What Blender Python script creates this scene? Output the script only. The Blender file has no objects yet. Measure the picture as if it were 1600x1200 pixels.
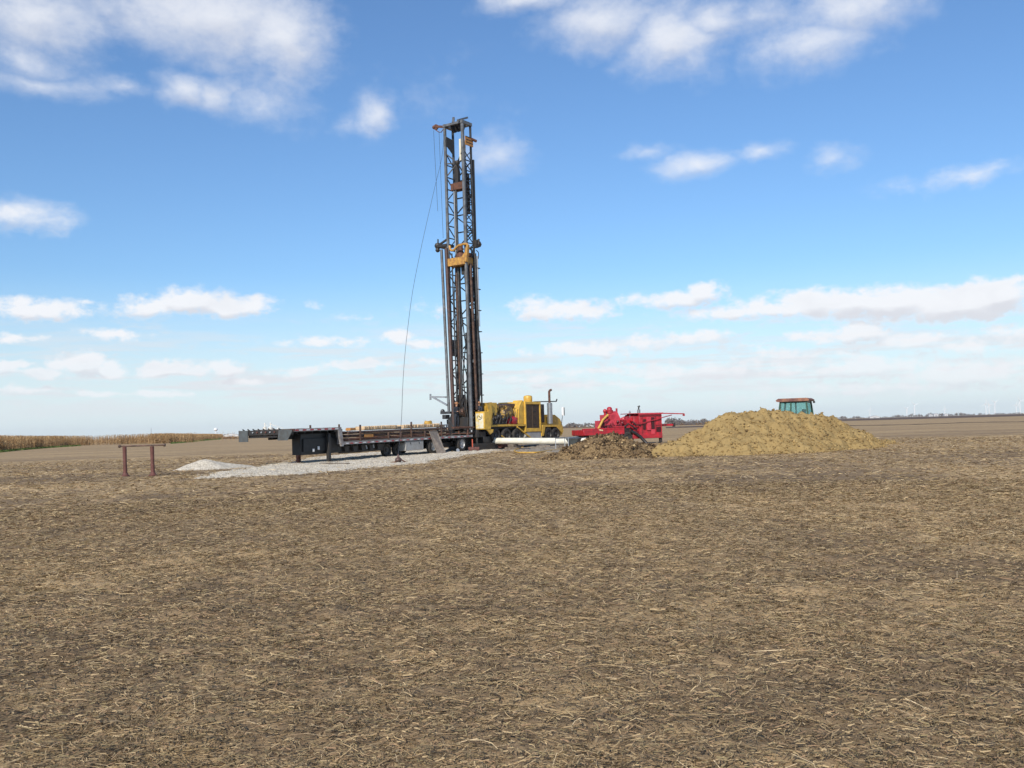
import bpy, math, random
import numpy as np
from mathutils import Vector, Matrix, Euler
R = math.radians
sc = bpy.context.scene
COL = sc.collection
random.seed(7); rng = np.random.default_rng(7)

# ------------------------------------------------------------------ camera
W0, H0, F = 1600.0, 1200.0, 1480.0
CAMH = 1.5
TH = math.atan(68.3/F); RHO = math.asin(0.0279)
fwd = Vector((0, math.cos(TH), math.sin(TH)))
up0 = Vector((0, -math.sin(TH), math.cos(TH))); rt0 = Vector((1, 0, 0))
RT = math.cos(RHO)*rt0 - math.sin(RHO)*up0
UP = math.sin(RHO)*rt0 + math.cos(RHO)*up0
CAM = Vector((0, 0, CAMH))
cd = bpy.data.cameras.new('camera'); cam = bpy.data.objects.new('camera', cd); COL.objects.link(cam)
cd.sensor_width = 36; cd.lens = F/W0*36; cd.clip_start = 0.1; cd.clip_end = 60000
m = Matrix.Identity(4)
for i in range(3):
    m[i][0], m[i][1], m[i][2], m[i][3] = RT[i], UP[i], -fwd[i], CAM[i]
cam.matrix_world = m
sc.camera = cam

# ------------------------------------------------------------------ light
SUN_AZ, SUN_EL = R(199), R(34)          # clockwise from +Y
tosun = Vector((math.sin(SUN_AZ)*math.cos(SUN_EL), math.cos(SUN_AZ)*math.cos(SUN_EL), math.sin(SUN_EL)))
sl = bpy.data.lights.new('sun', 'SUN'); sl.energy = 4.3; sl.angle = R(0.5); sl.color = (1.0, 0.93, 0.82)
so = bpy.data.objects.new('sun', sl); COL.objects.link(so)
so.rotation_euler = tosun.to_track_quat('Z', 'Y').to_euler()
sc.view_settings.view_transform = 'Standard'; sc.view_settings.look = 'None'
sc.view_settings.exposure = 0.12; sc.view_settings.gamma = 1

def ray(px, py):
    return (fwd + RT*((px-800)/F) + UP*((600-py)/F))
def at(px, py, Y):
    d = ray(px, py); return CAM + d*(Y/d.y)
def gnd(px, py, z=0.0):
    d = ray(px, py); return CAM + d*((z-CAMH)/d.z)
def hz(px):                                  # horizon row at a column
    d0 = 0
    lo, hi = 0, 1200
    for _ in range(30):
        mid = (lo+hi)/2
        if ray(px, mid).z > 0: lo = mid
        else: hi = mid
    return lo

# ------------------------------------------------------------------ world: Nishita sky + clouds fixed in sky directions
wd = bpy.data.worlds.new('World'); sc.world = wd; wd.use_nodes = True
nt = wd.node_tree; nt.nodes.clear()
def N(nt, typ, **kw):
    n = nt.nodes.new(typ)
    for k, v in kw.items(): setattr(n, k, v)
    return n
def MATH(nt, op, a, b=None, c=None, clamp=False):
    n = nt.nodes.new('ShaderNodeMath'); n.operation = op; n.use_clamp = clamp
    for i, v in enumerate((a, b, c)):
        if v is None: continue
        if isinstance(v, (int, float)): n.inputs[i].default_value = v
        else: nt.links.new(v, n.inputs[i])
    return n.outputs[0]
def mrange(nt, v, a, b, c=0., d=1., smooth=True):
    n = N(nt, 'ShaderNodeMapRange'); n.interpolation_type = 'SMOOTHSTEP' if smooth else 'LINEAR'
    nt.links.new(v, n.inputs[0])
    for i, x in enumerate((a, b, c, d)): n.inputs[i+1].default_value = x
    return n.outputs[0]
sky = N(nt, 'ShaderNodeTexSky'); sky.sky_type = 'NISHITA'; sky.sun_disc = False
sky.sun_elevation = SUN_EL; sky.sun_rotation = SUN_AZ; sky.altitude = 200
sky.air_density = 1.15; sky.dust_density = 0.6; sky.ozone_density = 2.0
CL = [ # px, py, rx, ry, weight  -> azimuth / elevation ellipses
 (50,25,130,70,.95),(210,5,140,40,.6),(330,25,180,75,1.1),(440,55,90,75,1.1),(40,95,75,38,.7),(60,132,110,20,.62),(190,135,80,17,.55),
 (290,140,62,32,.95),(345,150,40,30,.7),(410,165,70,38,.62),(440,120,80,70,.45),(583,182,44,42,.85),(545,190,30,25,.4),(700,160,60,40,.15),
 (820,0,90,22,.85),(940,35,110,50,.95),(1045,60,95,62,1.0),(1110,30,80,40,.8),(1085,85,60,45,.6),(1200,85,55,40,.6),(1270,65,110,48,.8),(1330,15,120,50,.85),(1180,20,120,40,.5),
 (780,240,62,42,.6),(1085,255,75,26,.85),(1188,238,56,18,.75),(1010,238,60,14,.5),(1300,248,50,22,.58),(1500,275,95,20,.6),(1545,265,45,18,.55),
 (20,335,80,30,.8),(60,345,60,22,.55),
 (50,484,92,17,1.0),(30,474,50,14,.8),(225,476,70,18,1.05),(300,466,70,24,1.2),(375,478,62,18,1.1),(140,470,50,7,.4),(170,521,54,10,.7),(20,531,46,9,.7),
 (480,480,30,9,.35),(560,492,40,7,.35),(700,480,40,12,.4),
 (885,484,98,17,.95),(840,476,50,14,.7),(1050,466,76,20,1.1),(1088,455,42,22,1.2),(1190,484,150,19,1.05),(1270,470,80,22,1.0),(1370,472,150,26,1.15),(1500,472,130,27,1.15),(1560,458,60,24,1.2),
 (500,531,78,9,.7),(515,528,30,8,.6),(620,526,36,13,1.05),(655,535,50,8,.7),
 (125,570,40,20,1.2),(75,588,60,8,.8),(175,578,34,15,.95),(240,582,50,8,.6),(265,573,36,15,1.05),(345,577,34,15,1.05),(305,580,26,9,.7),(374,596,40,8,1.0),(15,576,34,9,.9),
 (565,571,56,11,.95),(480,579,50,9,.65),(430,580,40,9,.45),(245,614,60,7,.9),(150,613,30,5,.6),(30,613,60,6,.6),(670,565,40,9,.6),
 (910,545,105,15,.85),(1010,532,40,20,.6),(1075,530,75,12,.7),(1335,517,48,17,1.15),(1270,522,65,12,.7),(1435,530,60,16,.85),(1520,540,110,20,.6),(1580,520,70,18,.6),
 (1080,580,180,16,.62),(1320,575,190,22,.72),(1520,580,150,26,.78),(930,580,120,12,.55),(1000,600,260,12,.5),(1400,605,260,14,.5),(840,592,80,9,.6),(1250,550,120,14,.45),
]
def azel(px, py):
    d = ray(px, py).normalized()
    return math.atan2(d.x, d.y), math.asin(d.z)
grp = bpy.data.node_groups.new('cloud_cover', 'ShaderNodeTree')
grp.interface.new_socket('P', in_out='INPUT', socket_type='NodeSocketVector')
grp.interface.new_socket('Cover', in_out='OUTPUT', socket_type='NodeSocketFloat')
gi = grp.nodes.new('NodeGroupInput'); go = grp.nodes.new('NodeGroupOutput')
acc = None
for (px, py, rx, ry, w) in CL:
    a, e = azel(px, py)
    ra, re = rx/F*1.12, ry/F*1.12
    vm = grp.nodes.new('ShaderNodeVectorMath'); vm.operation = 'MULTIPLY_ADD'
    grp.links.new(gi.outputs[0], vm.inputs[0])
    vm.inputs[1].default_value = (1/ra, 1/re, 0); vm.inputs[2].default_value = (-a/ra, -e/re, 0)
    ln = grp.nodes.new('ShaderNodeVectorMath'); ln.operation = 'LENGTH'; grp.links.new(vm.outputs[0], ln.inputs[0])
    v = MATH(grp, 'MULTIPLY_ADD', ln.outputs['Value'], -w, w)
    acc = v if acc is None else MATH(grp, 'SMOOTH_MAX', acc, v, 0.05)
grp.links.new(acc, go.inputs[0])
tc = N(nt, 'ShaderNodeTexCoord'); sx = N(nt, 'ShaderNodeSeparateXYZ'); nt.links.new(tc.outputs['Generated'], sx.inputs[0])
az = MATH(nt, 'ARCTAN2', sx.outputs[0], sx.outputs[1]); el = MATH(nt, 'ARCSINE', sx.outputs[2])
cx = N(nt, 'ShaderNodeCombineXYZ'); nt.links.new(az, cx.inputs[0]); nt.links.new(el, cx.inputs[1])
def noise(nt, vec, scale, detail=6, rough=.55, mapscale=None, lac=2.0, col=False):
    if mapscale:
        mp = N(nt, 'ShaderNodeVectorMath'); mp.operation = 'MULTIPLY'; nt.links.new(vec, mp.inputs[0]); mp.inputs[1].default_value = mapscale; vec = mp.outputs[0]
    n = N(nt, 'ShaderNodeTexNoise'); n.inputs['Scale'].default_value = scale; n.inputs['Detail'].default_value = detail
    n.inputs['Roughness'].default_value = rough; n.inputs['Lacunarity'].default_value = lac
    nt.links.new(vec, n.inputs['Vector'])
    return n.outputs['Color'] if col else n.outputs[0]
def VM(nt, op, a, b):
    n = N(nt, 'ShaderNodeVectorMath'); n.operation = op
    for i, v in enumerate((a, b)):
        if isinstance(v, tuple): n.inputs[i].default_value = v
        else: nt.links.new(v, n.inputs[i])
    return n.outputs[0]
wn = noise(nt, cx.outputs[0], 14, 4, .6, (1, 1.8, 1), col=True)
warp = VM(nt, 'MULTIPLY', VM(nt, 'SUBTRACT', wn, (.5, .5, .5)), (.05, .022, 0))
P1 = VM(nt, 'ADD', cx.outputs[0], warp)
fb = noise(nt, P1, 15, 6, .58, (1, 1.6, 1))
fine = noise(nt, cx.outputs[0], 56, 6, .62, (1, 1.3, 1))
finec = MATH(nt, 'MULTIPLY', MATH(nt, 'SUBTRACT', fine, .5), mrange(nt, el, .08, .26, 1.8, .45))
hfade = N(nt, 'ShaderNodeMapRange'); nt.links.new(el, hfade.inputs[0])
hfade.inputs[1].default_value = 0.0; hfade.inputs[2].default_value = .1
hfade.inputs[3].default_value = 0.62; hfade.inputs[4].default_value = 1.0
def density(P):
    g = N(nt, 'ShaderNodeGroup'); g.node_tree = grp; nt.links.new(P, g.inputs[0])
    d = MATH(nt, 'ADD', g.outputs[0], MATH(nt, 'MULTIPLY_ADD', MATH(nt, 'SUBTRACT', fb, .48), mrange(nt, el, .1, .3, 1.3, .85), 0.0))
    return MATH(nt, 'ADD', MATH(nt, 'ADD', d, finec), MATH(nt, 'ADD', mrange(nt, el, .12, .2, -.05, 0), mrange(nt, el, .28, .40, 0, .06)))
d1 = density(P1)
d2 = density(VM(nt, 'ADD', P1, (-.004, .011, 0)))       # what lies above, towards the sun: its shade
# edge softness: crisp low cumulus, wispy high cloud
soft = mrange(nt, el, .08, .28, .62, 1.15)
alpha = MATH(nt, 'DIVIDE', MATH(nt, 'ADD', d1, .02), soft, clamp=True)
alpha = MATH(nt, 'MULTIPLY', mrange(nt, alpha, 0, 1, 0, 1), MATH(nt, 'MULTIPLY', mrange(nt, el, .02, .1, .86, .95), mrange(nt, el, .15, .35, 1, .86)))
# faint rows of far clouds just above the horizon
rows = noise(nt, cx.outputs[0], 6, 6, .6, (1, 11, 1))
rowm = MATH(nt, 'MULTIPLY', mrange(nt, rows, .44, .62, 0, .8), MATH(nt, 'MULTIPLY', mrange(nt, el, .008, .05), mrange(nt, el, .13, .06)))
alpha = MATH(nt, 'MULTIPLY', alpha, hfade.outputs[0])
puff = noise(nt, cx.outputs[0], 15, 5, .6, (1, 3.6, 1))
rowm = MATH(nt, 'MAXIMUM', rowm, MATH(nt, 'MULTIPLY', mrange(nt, puff, .52, .68, 0, .7), MATH(nt, 'MULTIPLY', mrange(nt, el, .01, .04), mrange(nt, el, .135, .085))))
shade = mrange(nt, MATH(nt, 'SUBTRACT', d2, d1), -.2, .5)
shade2 = MATH(nt, 'MULTIPLY', shade, mrange(nt, d1, .0, .45), clamp=True)
thick = MATH(nt, 'MAXIMUM', shade2, mrange(nt, fb, .5, .75, 0, .35))
def MIXC(nt, f, a, b):
    n = N(nt, 'ShaderNodeMix'); n.data_type = 'RGBA'
    for s, v in ((n.inputs[0], f), (n.inputs[6], a), (n.inputs[7], b)):
        if isinstance(v, (int, float, tuple)): s.default_value = v
        else: nt.links.new(v, s)
    return n.outputs[2]
cc = MIXC(nt, thick, (8.7, 8.8, 9.1, 1), (6.9, 7.0, 7.5, 1))
skyc = VM(nt, 'MULTIPLY', sky.outputs[0], (.79, 1.05, 1.34))
hw = mrange(nt, el, .0, .17, 0.8, 0)                      # pale air low down
skyc = MIXC(nt, hw, skyc, (7.6, 8.5, 9.0, 1))
s1 = MIXC(nt, rowm, skyc, (7.4, 7.5, 7.9, 1))
s2 = MIXC(nt, alpha, s1, cc)
bg = N(nt, 'ShaderNodeBackground'); bg.inputs[1].default_value = .1; nt.links.new(s2, bg.inputs[0])
# the other parts of the sky: same air, scattered clouds from one noise (cheap to evaluate)
gen = noise(nt, cx.outputs[0], 7, 4, .6, (1, 2.2, 1))
bk = MATH(nt, 'MULTIPLY', mrange(nt, gen, .54, .66, 0, .85), mrange(nt, MATH(nt, 'ABSOLUTE', az), .95, 1.2))
bgo = N(nt, 'ShaderNodeBackground'); bgo.inputs[1].default_value = .1; nt.links.new(MIXC(nt, bk, skyc, (8, 8.1, 8.5, 1)), bgo.inputs[0])
inz = MATH(nt, 'MULTIPLY', MATH(nt, 'LESS_THAN', MATH(nt, 'ABSOLUTE', az), .85), MATH(nt, 'MULTIPLY', MATH(nt, 'LESS_THAN', el, .72), MATH(nt, 'GREATER_THAN', el, -.01)))
mxs = N(nt, 'ShaderNodeMixShader'); nt.links.new(inz, mxs.inputs[0]); nt.links.new(bgo.outputs[0], mxs.inputs[1]); nt.links.new(bg.outputs[0], mxs.inputs[2])
wo = N(nt, 'ShaderNodeOutputWorld'); nt.links.new(mxs.outputs[0], wo.inputs[0])

# ------------------------------------------------------------------ materials
MATS = {}
def pbr(name, col, rough=.6, metal=0., var=.35, scale=6., col2=None, bump=0., bscale=30., amount=.5, spec=.5):
    if name in MATS: return MATS[name]
    mt = bpy.data.materials.new(name); mt.use_nodes = True; t = mt.node_tree; b = t.nodes['Principled BSDF']
    tcn = N(t, 'ShaderNodeTexCoord')
    n = noise(t, tcn.outputs['Object'], scale, 7, .65)
    f = mrange(t, n, .5-.22, .5+.22, 0, 1)
    c2 = col2 if col2 else tuple(c*(1-var) for c in col)
    lo = amount
    f2 = MATH(t, 'MULTIPLY', f, lo*2, clamp=True)
    c = MIXC(t, f2, (*col, 1), (*c2, 1))
    t.links.new(c, b.inputs['Base Color'])
    r = MATH(t, 'MULTIPLY_ADD', n, .3, rough-.15, clamp=True); t.links.new(r, b.inputs['Roughness'])
    b.inputs['Metallic'].default_value = metal
    b.inputs['Specular IOR Level'].default_value = spec
    if bump:
        bn = noise(t, tcn.outputs['Object'], bscale, 6, .6)
        bp = N(t, 'ShaderNodeBump'); bp.inputs['Strength'].default_value = bump; bp.inputs['Distance'].default_value = .03
        t.links.new(bn, bp.inputs['Height']); t.links.new(bp.outputs[0], b.inputs['Normal'])
    MATS[name] = mt; return mt
def island(name, cols, rough=.8, spec=.2, patch=None):
    """colour varied piece by piece"""
    mt = bpy.data.materials.new(name); mt.use_nodes = True; t = mt.node_tree; b = t.nodes['Principled BSDF']
    g = N(t, 'ShaderNodeNewGeometry'); cr = N(t, 'ShaderNodeValToRGB')
    e = cr.color_ramp.elements
    while len(e) < len(cols): e.new(.5)
    for i, (p, c) in enumerate(cols): e[i].position = p; e[i].color = (*c, 1)
    t.links.new(g.outputs['Random Per Island'], cr.inputs[0]); oc = cr.outputs[0]
    if patch:                                  # damp, rotted residue lies in patches
        pn = noise(t, g.outputs['Position'], patch[0], 6, .68); pw_n = noise(t, g.outputs['Position'], patch[0]*.13, 3, .5)
        pv = MATH(t, 'ADD', mrange(t, pn, .36, .62), MATH(t, 'MULTIPLY_ADD', pw_n, 1.4, -.7), clamp=True)
        tint = MIXC(t, pv, (*patch[1], 1), (*patch[2], 1)); oc = VM(t, 'MULTIPLY', oc, tint)
    t.links.new(oc, b.inputs['Base Color'])
    b.inputs['Roughness'].default_value = rough; b.inputs['Specular IOR Level'].default_value = spec
    MATS[name] = mt; return mt

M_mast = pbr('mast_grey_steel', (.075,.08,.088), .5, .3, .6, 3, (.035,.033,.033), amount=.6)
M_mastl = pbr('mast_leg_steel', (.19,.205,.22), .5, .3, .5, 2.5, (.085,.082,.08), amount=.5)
M_dark = pbr('grimy_black_steel', (.028,.03,.034), .55, .3, .4, 5, (.05,.04,.032), amount=.5)
M_black = pbr('black_paint', (.011,.012,.014), .5, 0, .3, 4)
M_tyre = pbr('tyre_rubber', (.02,.02,.021), .85, 0, .3, 8, (.06,.05,.04), amount=.4)
M_rim = pbr('dusty_wheel_rim', (.5,.5,.5), .45, .4, .4, 6)
M_rimd = pbr('dark_wheel_rim', (.06,.06,.06), .5, .3, .4, 6)
M_yel = pbr('yellow_machine_paint', (.74,.45,.06), .45, 0, .35, 3, (.4,.24,.05), amount=.42)
M_eng = pbr('oily_yellow_engine', (.55,.34,.05), .5, .1, .5, 5, (.07,.045,.03), amount=.75)
M_yelp = pbr('muddy_yellow_panel', (.72,.5,.05), .5, 0, .3, 4.5, (.66,.62,.5), amount=.75)
M_rust = pbr('rust_steel', (.16,.065,.035), .75, .1, .5, 5, (.07,.035,.025))
M_rustd = pbr('dark_rusty_pipe', (.15,.085,.06), .6, .3, .5, 4, (.035,.025,.022))
M_rustr = pbr('red_oxide_steel', (.15,.055,.045), .7, .1, .4, 6, (.1,.04,.03))
M_rustp = pbr('brown_coated_pipe', (.11,.06,.05), .5, .2, .4, 4, (.05,.035,.03))
M_steel = pbr('worn_bright_steel', (.42,.43,.44), .35, .7, .3, 5)
M_galv = pbr('galvanised_steel', (.42,.44,.46), .45, .5, .3, 5)
M_toolb = pbr('grey_toolbox_paint', (.42,.42,.41), .5, .1, .25, 3, (.3,.28,.25))
M_rail = pbr('aluminium_rail', (.42,.41,.41), .5, .3, .4, 3, (.22,.18,.16))
M_flap = pbr('grey_plate', (.085,.10,.105), .65, 0, .3, 3, (.06,.06,.058))
M_redt = pbr('red_reflector', (.5,.03,.04), .35, 0, .3, 8)
M_wht = pbr('white_reflector', (.75,.75,.75), .35, 0, .2, 8)
M_wood = pbr('pale_wood', (.68,.49,.30), .75, 0, .3, 8, (.42,.3,.18))
M_woodd = pbr('weathered_wood', (.19,.155,.12), .85, 0, .4, 6, (.1,.08,.06))
M_plank = pbr('grey_brown_plank', (.24,.205,.17), .8, 0, .3, 7, (.15,.12,.1))
M_red = pbr('red_machine_paint', (.52,.02,.034), .38, 0, .35, 2.5, (.27,.022,.03), amount=.6)
M_redg = pbr('mottled_red_castings', (.42,.02,.04), .4, 0, .5, 6, (.06,.012,.015), amount=.8)  # fluid end: red mottled with much darker red blotches
M_redl = pbr('faded_red_paint', (.6,.06,.08), .5, 0, .35, 4, (.4,.03,.05), amount=.5)
M_redd = pbr('dark_vent', (.05,.008,.01), .6)
M_pvc = pbr('cream_pvc', (.78,.76,.66), .4, 0, .15, 2, (.66,.62,.5))
M_hose = pbr('yellow_hose', (.6,.36,.07), .6, 0, .3, 5)
M_hosek = pbr('black_hose', (.02,.02,.022), .5)
M_grille = pbr('dusty_radiator', (.15,.105,.065), .7, .2, .4, 6, (.09,.06,.04))
M_glass = pbr('tinted_glass', (.3,.55,.5), .08)
M_orange = pbr('faded_orange_banner', (.5,.25,.06), .7, 0, .4, 8, (.3,.12,.04))
M_cream = pbr('cream_panel', (.74,.68,.52), .5, 0, .2, 4)
M_green = pbr('tractor_dark_green', (.02,.07,.035), .4)
M_roofb = pbr('rusty_cab_roof', (.33,.15,.08), .6, 0, .5, 4, (.12,.045,.04), amount=.6)
M_white = pbr('white_paint', (.8,.8,.8), .5, 0, .12, 3)
M_blue = pbr('faded_blue_drum', (.08,.13,.2), .5)
M_skin = pbr('skin', (.5,.27,.17), .6, 0, .15)
M_cloth = pbr('navy_work_clothes', (.03,.04,.06), .9, 0, .3, 12)
M_hivis = pbr('orange_hard_hat', (.42,.2,.09), .5)
M_plastic = pbr('white_plastic_sheet', (.78,.8,.84), .35, 0, .1, 9)
g_nodes = M_glass.node_tree.nodes['Principled BSDF']
g_nodes.inputs['Transmission Weight'].default_value = .9; g_nodes.inputs['IOR'].default_value = 1.02
for l in list(g_nodes.inputs['Base Color'].links): M_glass.node_tree.links.remove(l)
g_nodes.inputs['Base Color'].default_value = (.5,.74,.71,1)

# ------------------------------------------------------------------ mesh helpers
class MB:
    def __init__(s): s.v = []; s.f = []
    def add(s, vs, fs):
        o = len(s.v); s.v += [tuple(v) for v in vs]; s.f += [tuple(i+o for i in f) for f in fs]; return s
    def box(s, x0, x1, y0, y1, z0, z1):
        if x0 > x1: x0, x1 = x1, x0
        if y0 > y1: y0, y1 = y1, y0
        if z0 > z1: z0, z1 = z1, z0
        c = min(x1-x0, y1-y0, z1-z0)*.1
        c = min(c, .02)
        # chamfered box (24 verts)
        vs = []; idx = {}
        for ix in (0, 1):
            for iy in (0, 1):
                for iz in (0, 1):
                    X = (x0, x1)[ix]; Y = (y0, y1)[iy]; Z = (z0, z1)[iz]
                    sx_, sy_, sz_ = 1-2*ix, 1-2*iy, 1-2*iz
                    idx[ix, iy, iz, 0] = len(vs); vs.append((X, Y+sy_*c, Z+sz_*c))
                    idx[ix, iy, iz, 1] = len(vs); vs.append((X+sx_*c, Y, Z+sz_*c))
                    idx[ix, iy, iz, 2] = len(vs); vs.append((X+sx_*c, Y+sy_*c, Z))
        fs = []
        def q(*k): fs.append(tuple(idx[i] for i in k))
        for i in (0, 1):
            o = [(0,0),(0,1),(1,1),(1,0)]
            if i: o = [(0,0),(1,0),(1,1),(0,1)]
            q(*[(i, a, b, 0) for a, b in o]); q(*[(a, i, b, 1) for a, b in (o if not i else o)][::-1]); q(*[(a, b, i, 2) for a, b in o])
        for a in (0, 1):
            for b in (0, 1):
                q((a, b, 0, 0), (a, b, 0, 1), (a, b, 1, 1), (a, b, 1, 0))
                q((a, 0, b, 0), (a, 0, b, 2), (a, 1, b, 2), (a, 1, b, 0))
                q((0, a, b, 1), (0, a, b, 2), (1, a, b, 2), (1, a, b, 1))
        for ix in (0, 1):
            for iy in (0, 1):
                for iz in (0, 1):
                    q((ix, iy, iz, 0), (ix, iy, iz, 1), (ix, iy, iz, 2))
        return s.add(vs, fs)
    def bar(s, p, q, w, h=None, up=(0, 0, 1)):
        """rectangular bar from p to q"""
        h = h or w; p = Vector(p); q = Vector(q); d = (q-p).normalized(); u = Vector(up)
        if abs(d.dot(u)) > .95: u = Vector((1, 0, 0))
        a = d.cross(u).normalized(); b = a.cross(d).normalized()
        vs = [P + a*sx_*w/2 + b*sy_*h/2 for P in (p, q) for sx_, sy_ in ((-1,-1),(1,-1),(1,1),(-1,1))]
        return s.add(vs, [(3,2,1,0),(4,5,6,7),(0,1,5,4),(1,2,6,5),(2,3,7,6),(3,0,4,7)])
    def path(s, pts, r, n=8, closed=False):
        pts = [Vector(p) for p in pts]; k = len(pts)
        rs = r if isinstance(r, (list, tuple)) else [r]*k
        vs = []; ref = None
        for i, p in enumerate(pts):
            a = pts[(i-1) % k] if (closed or i) else p; b = pts[(i+1) % k] if (closed or i < k-1) else p
            d = (b-a).normalized()
            if ref is None:
                ref = d.cross(Vector((0, 0, 1)));
                if ref.length < .1: ref = d.cross(Vector((1, 0, 0)))
                ref.normalize()
            ref = (ref - d*ref.dot(d)).normalized(); bb = d.cross(ref)
            for j in range(n):
                t = 2*math.pi*j/n; vs.append(p + (ref*math.cos(t) + bb*math.sin(t))*rs[i])
        fs = []
        for i in range(k if closed else k-1):
            for j in range(n):
                a = i*n+j; b = i*n+(j+1) % n; c = ((i+1) % k)*n+(j+1) % n; d = ((i+1) % k)*n+j
                fs.append((a, b, c, d))
        if not closed:
            fs.append(tuple(range(n))[::-1]); fs.append(tuple((k-1)*n+j for j in range(n)))
        return s.add(vs, fs)
    def tube(s, p, q, r, n=10, r2=None): return s.path([p, q], [r, r if r2 is None else r2], n)
    def lathe(s, prof, c, axis='z', n=24, cap=True):
        """profile of (radius, height) along axis through c"""
        vs = []
        for (r, h) in prof:
            for j in range(n):
                t = 2*math.pi*j/n; a, b = r*math.cos(t), r*math.sin(t)
                vs.append({'z': (c[0]+a, c[1]+b, c[2]+h), 'y': (c[0]+b, c[1]+h, c[2]+a), 'x': (c[0]+h, c[1]+a, c[2]+b)}[axis])
        fs = [(i*n+j, i*n+(j+1) % n, (i+1)*n+(j+1) % n, (i+1)*n+j) for i in range(len(prof)-1) for j in range(n)]
        if cap and prof[0][0] > 1e-4: fs.append(tuple(range(n))[::-1])
        if cap and prof[-1][0] > 1e-4: fs.append(tuple((len(prof)-1)*n+j for j in range(n)))
        return s.add(vs, fs)
    def prism(s, poly, axis, a, b):
        """2-D outline extruded along axis (x: outline is (y,z); y: (x,z); z: (x,y))"""
        f = {'x': lambda p, t: (t, p[0], p[1]), 'y': lambda p, t: (p[0], t, p[1]), 'z': lambda p, t: (p[0], p[1], t)}[axis]
        n = len(poly)
        vs = [f(p, a) for p in poly] + [f(p, b) for p in poly]
        return s.add(vs, [tuple(range(n))[::-1], tuple(range(n, 2*n))] + [(i, (i+1) % n, n+(i+1) % n, n+i) for i in range(n)])
    def ball(s, c, r, n=10, sz=(1, 1, 1)):
        vs = [(c[0], c[1], c[2]-r*sz[2])]; m_ = n//2
        for i in range(1, m_):
            ph = -math.pi/2+math.pi*i/m_
            for j in range(n):
                t = 2*math.pi*j/n; vs.append((c[0]+r*sz[0]*math.cos(ph)*math.cos(t), c[1]+r*sz[1]*math.cos(ph)*math.sin(t), c[2]+r*sz[2]*math.sin(ph)))
        vs.append((c[0], c[1], c[2]+r*sz[2])); fs = []
        for j in range(n):
            fs.append((0, 1+(j+1) % n, 1+j)); L = len(vs)-1
            fs.append((L, 1+(m_-2)*n+j, 1+(m_-2)*n+(j+1) % n))
        for i in range(m_-2):
            for j in range(n):
                a = 1+i*n+j; b = 1+i*n+(j+1) % n
                fs.append((a, b, b+n, a+n))
        return s.add(vs, fs)
    def build(s, name, mat, parent=None, smooth=True):
        me = bpy.data.meshes.new(name); me.from_pydata(s.v, [], s.f); me.update()
        import bmesh
        bm = bmesh.new(); bm.from_mesh(me); bmesh.ops.recalc_face_normals(bm, faces=bm.faces); bm.to_mesh(me); bm.free()
        if smooth:
            me.shade_smooth(); me.set_sharp_from_angle(angle=R(38))
        me.materials.append(mat)
        o = bpy.data.objects.new(name, me); COL.objects.link(o)
        if parent: o.parent = parent
        return o
def tag(o, label=None, cat=None, group=None, kind=None):
    if label: o['label'] = label
    if cat: o['category'] = cat
    if group: o['group'] = group
    if kind: o['kind'] = kind
    return o
def thing(name, label, cat, M=None, loc=(0, 0, 0), group=None):
    o = bpy.data.objects.new(name, None); COL.objects.link(o); o.empty_display_size = .3
    o.matrix_world = M if M is not None else Matrix.Translation(loc)
    return tag(o, label, cat, group)
def npmesh(name, V, Fc, mat, smooth=False, attrs=None):
    me = bpy.data.meshes.new(name); V = np.ascontiguousarray(V, np.float32); Fc = np.ascontiguousarray(Fc, np.int32)
    k = Fc.shape[1]
    me.vertices.add(len(V)); me.vertices.foreach_set('co', V.ravel())
    me.loops.add(Fc.size); me.loops.foreach_set('vertex_index', Fc.ravel())
    me.polygons.add(len(Fc)); me.polygons.foreach_set('loop_start', np.arange(0, Fc.size, k, dtype=np.int32))
    me.polygons.foreach_set('loop_total', np.full(len(Fc), k, np.int32))
    if smooth: me.polygons.foreach_set('use_smooth', np.ones(len(Fc), bool))
    me.update(calc_edges=True)
    for an, av in (attrs or {}).items():
        at_ = me.attributes.new(an, 'FLOAT', 'POINT'); at_.data.foreach_set('value', np.ascontiguousarray(av, np.float32))
    me.materials.append(mat)
    o = bpy.data.objects.new(name, me); COL.objects.link(o); return o
def _h(ix, iy, seed):
    n = (ix.astype(np.int64)*374761393 + iy.astype(np.int64)*668265263 + seed*974711) & 0x7fffffff
    n = ((n ^ (n >> 13))*1274126177) & 0x7fffffff
    return ((n ^ (n >> 16)) & 0xffff)/65535.0
def vnoise(x, y, seed=0):
    ix = np.floor(x); iy = np.floor(y); fx = x-ix; fy = y-iy
    fx = fx*fx*(3-2*fx); fy = fy*fy*(3-2*fy)
    a = _h(ix, iy, seed); b = _h(ix+1, iy, seed); c = _h(ix, iy+1, seed); d = _h(ix+1, iy+1, seed)
    return (a*(1-fx)+b*fx)*(1-fy)+(c*(1-fx)+d*fx)*fy
def fbm(x, y, oct=4, seed=0, gain=.5):
    s = 0; a = 1; t = 0
    for i in range(oct):
        s = s + a*vnoise(x*2**i+i*17.3, y*2**i+i*9.1, seed+i); t += a; a *= gain
    return s/t
def smooth01(x): x = np.clip(x, 0, 1); return x*x*(3-2*x)

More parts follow.
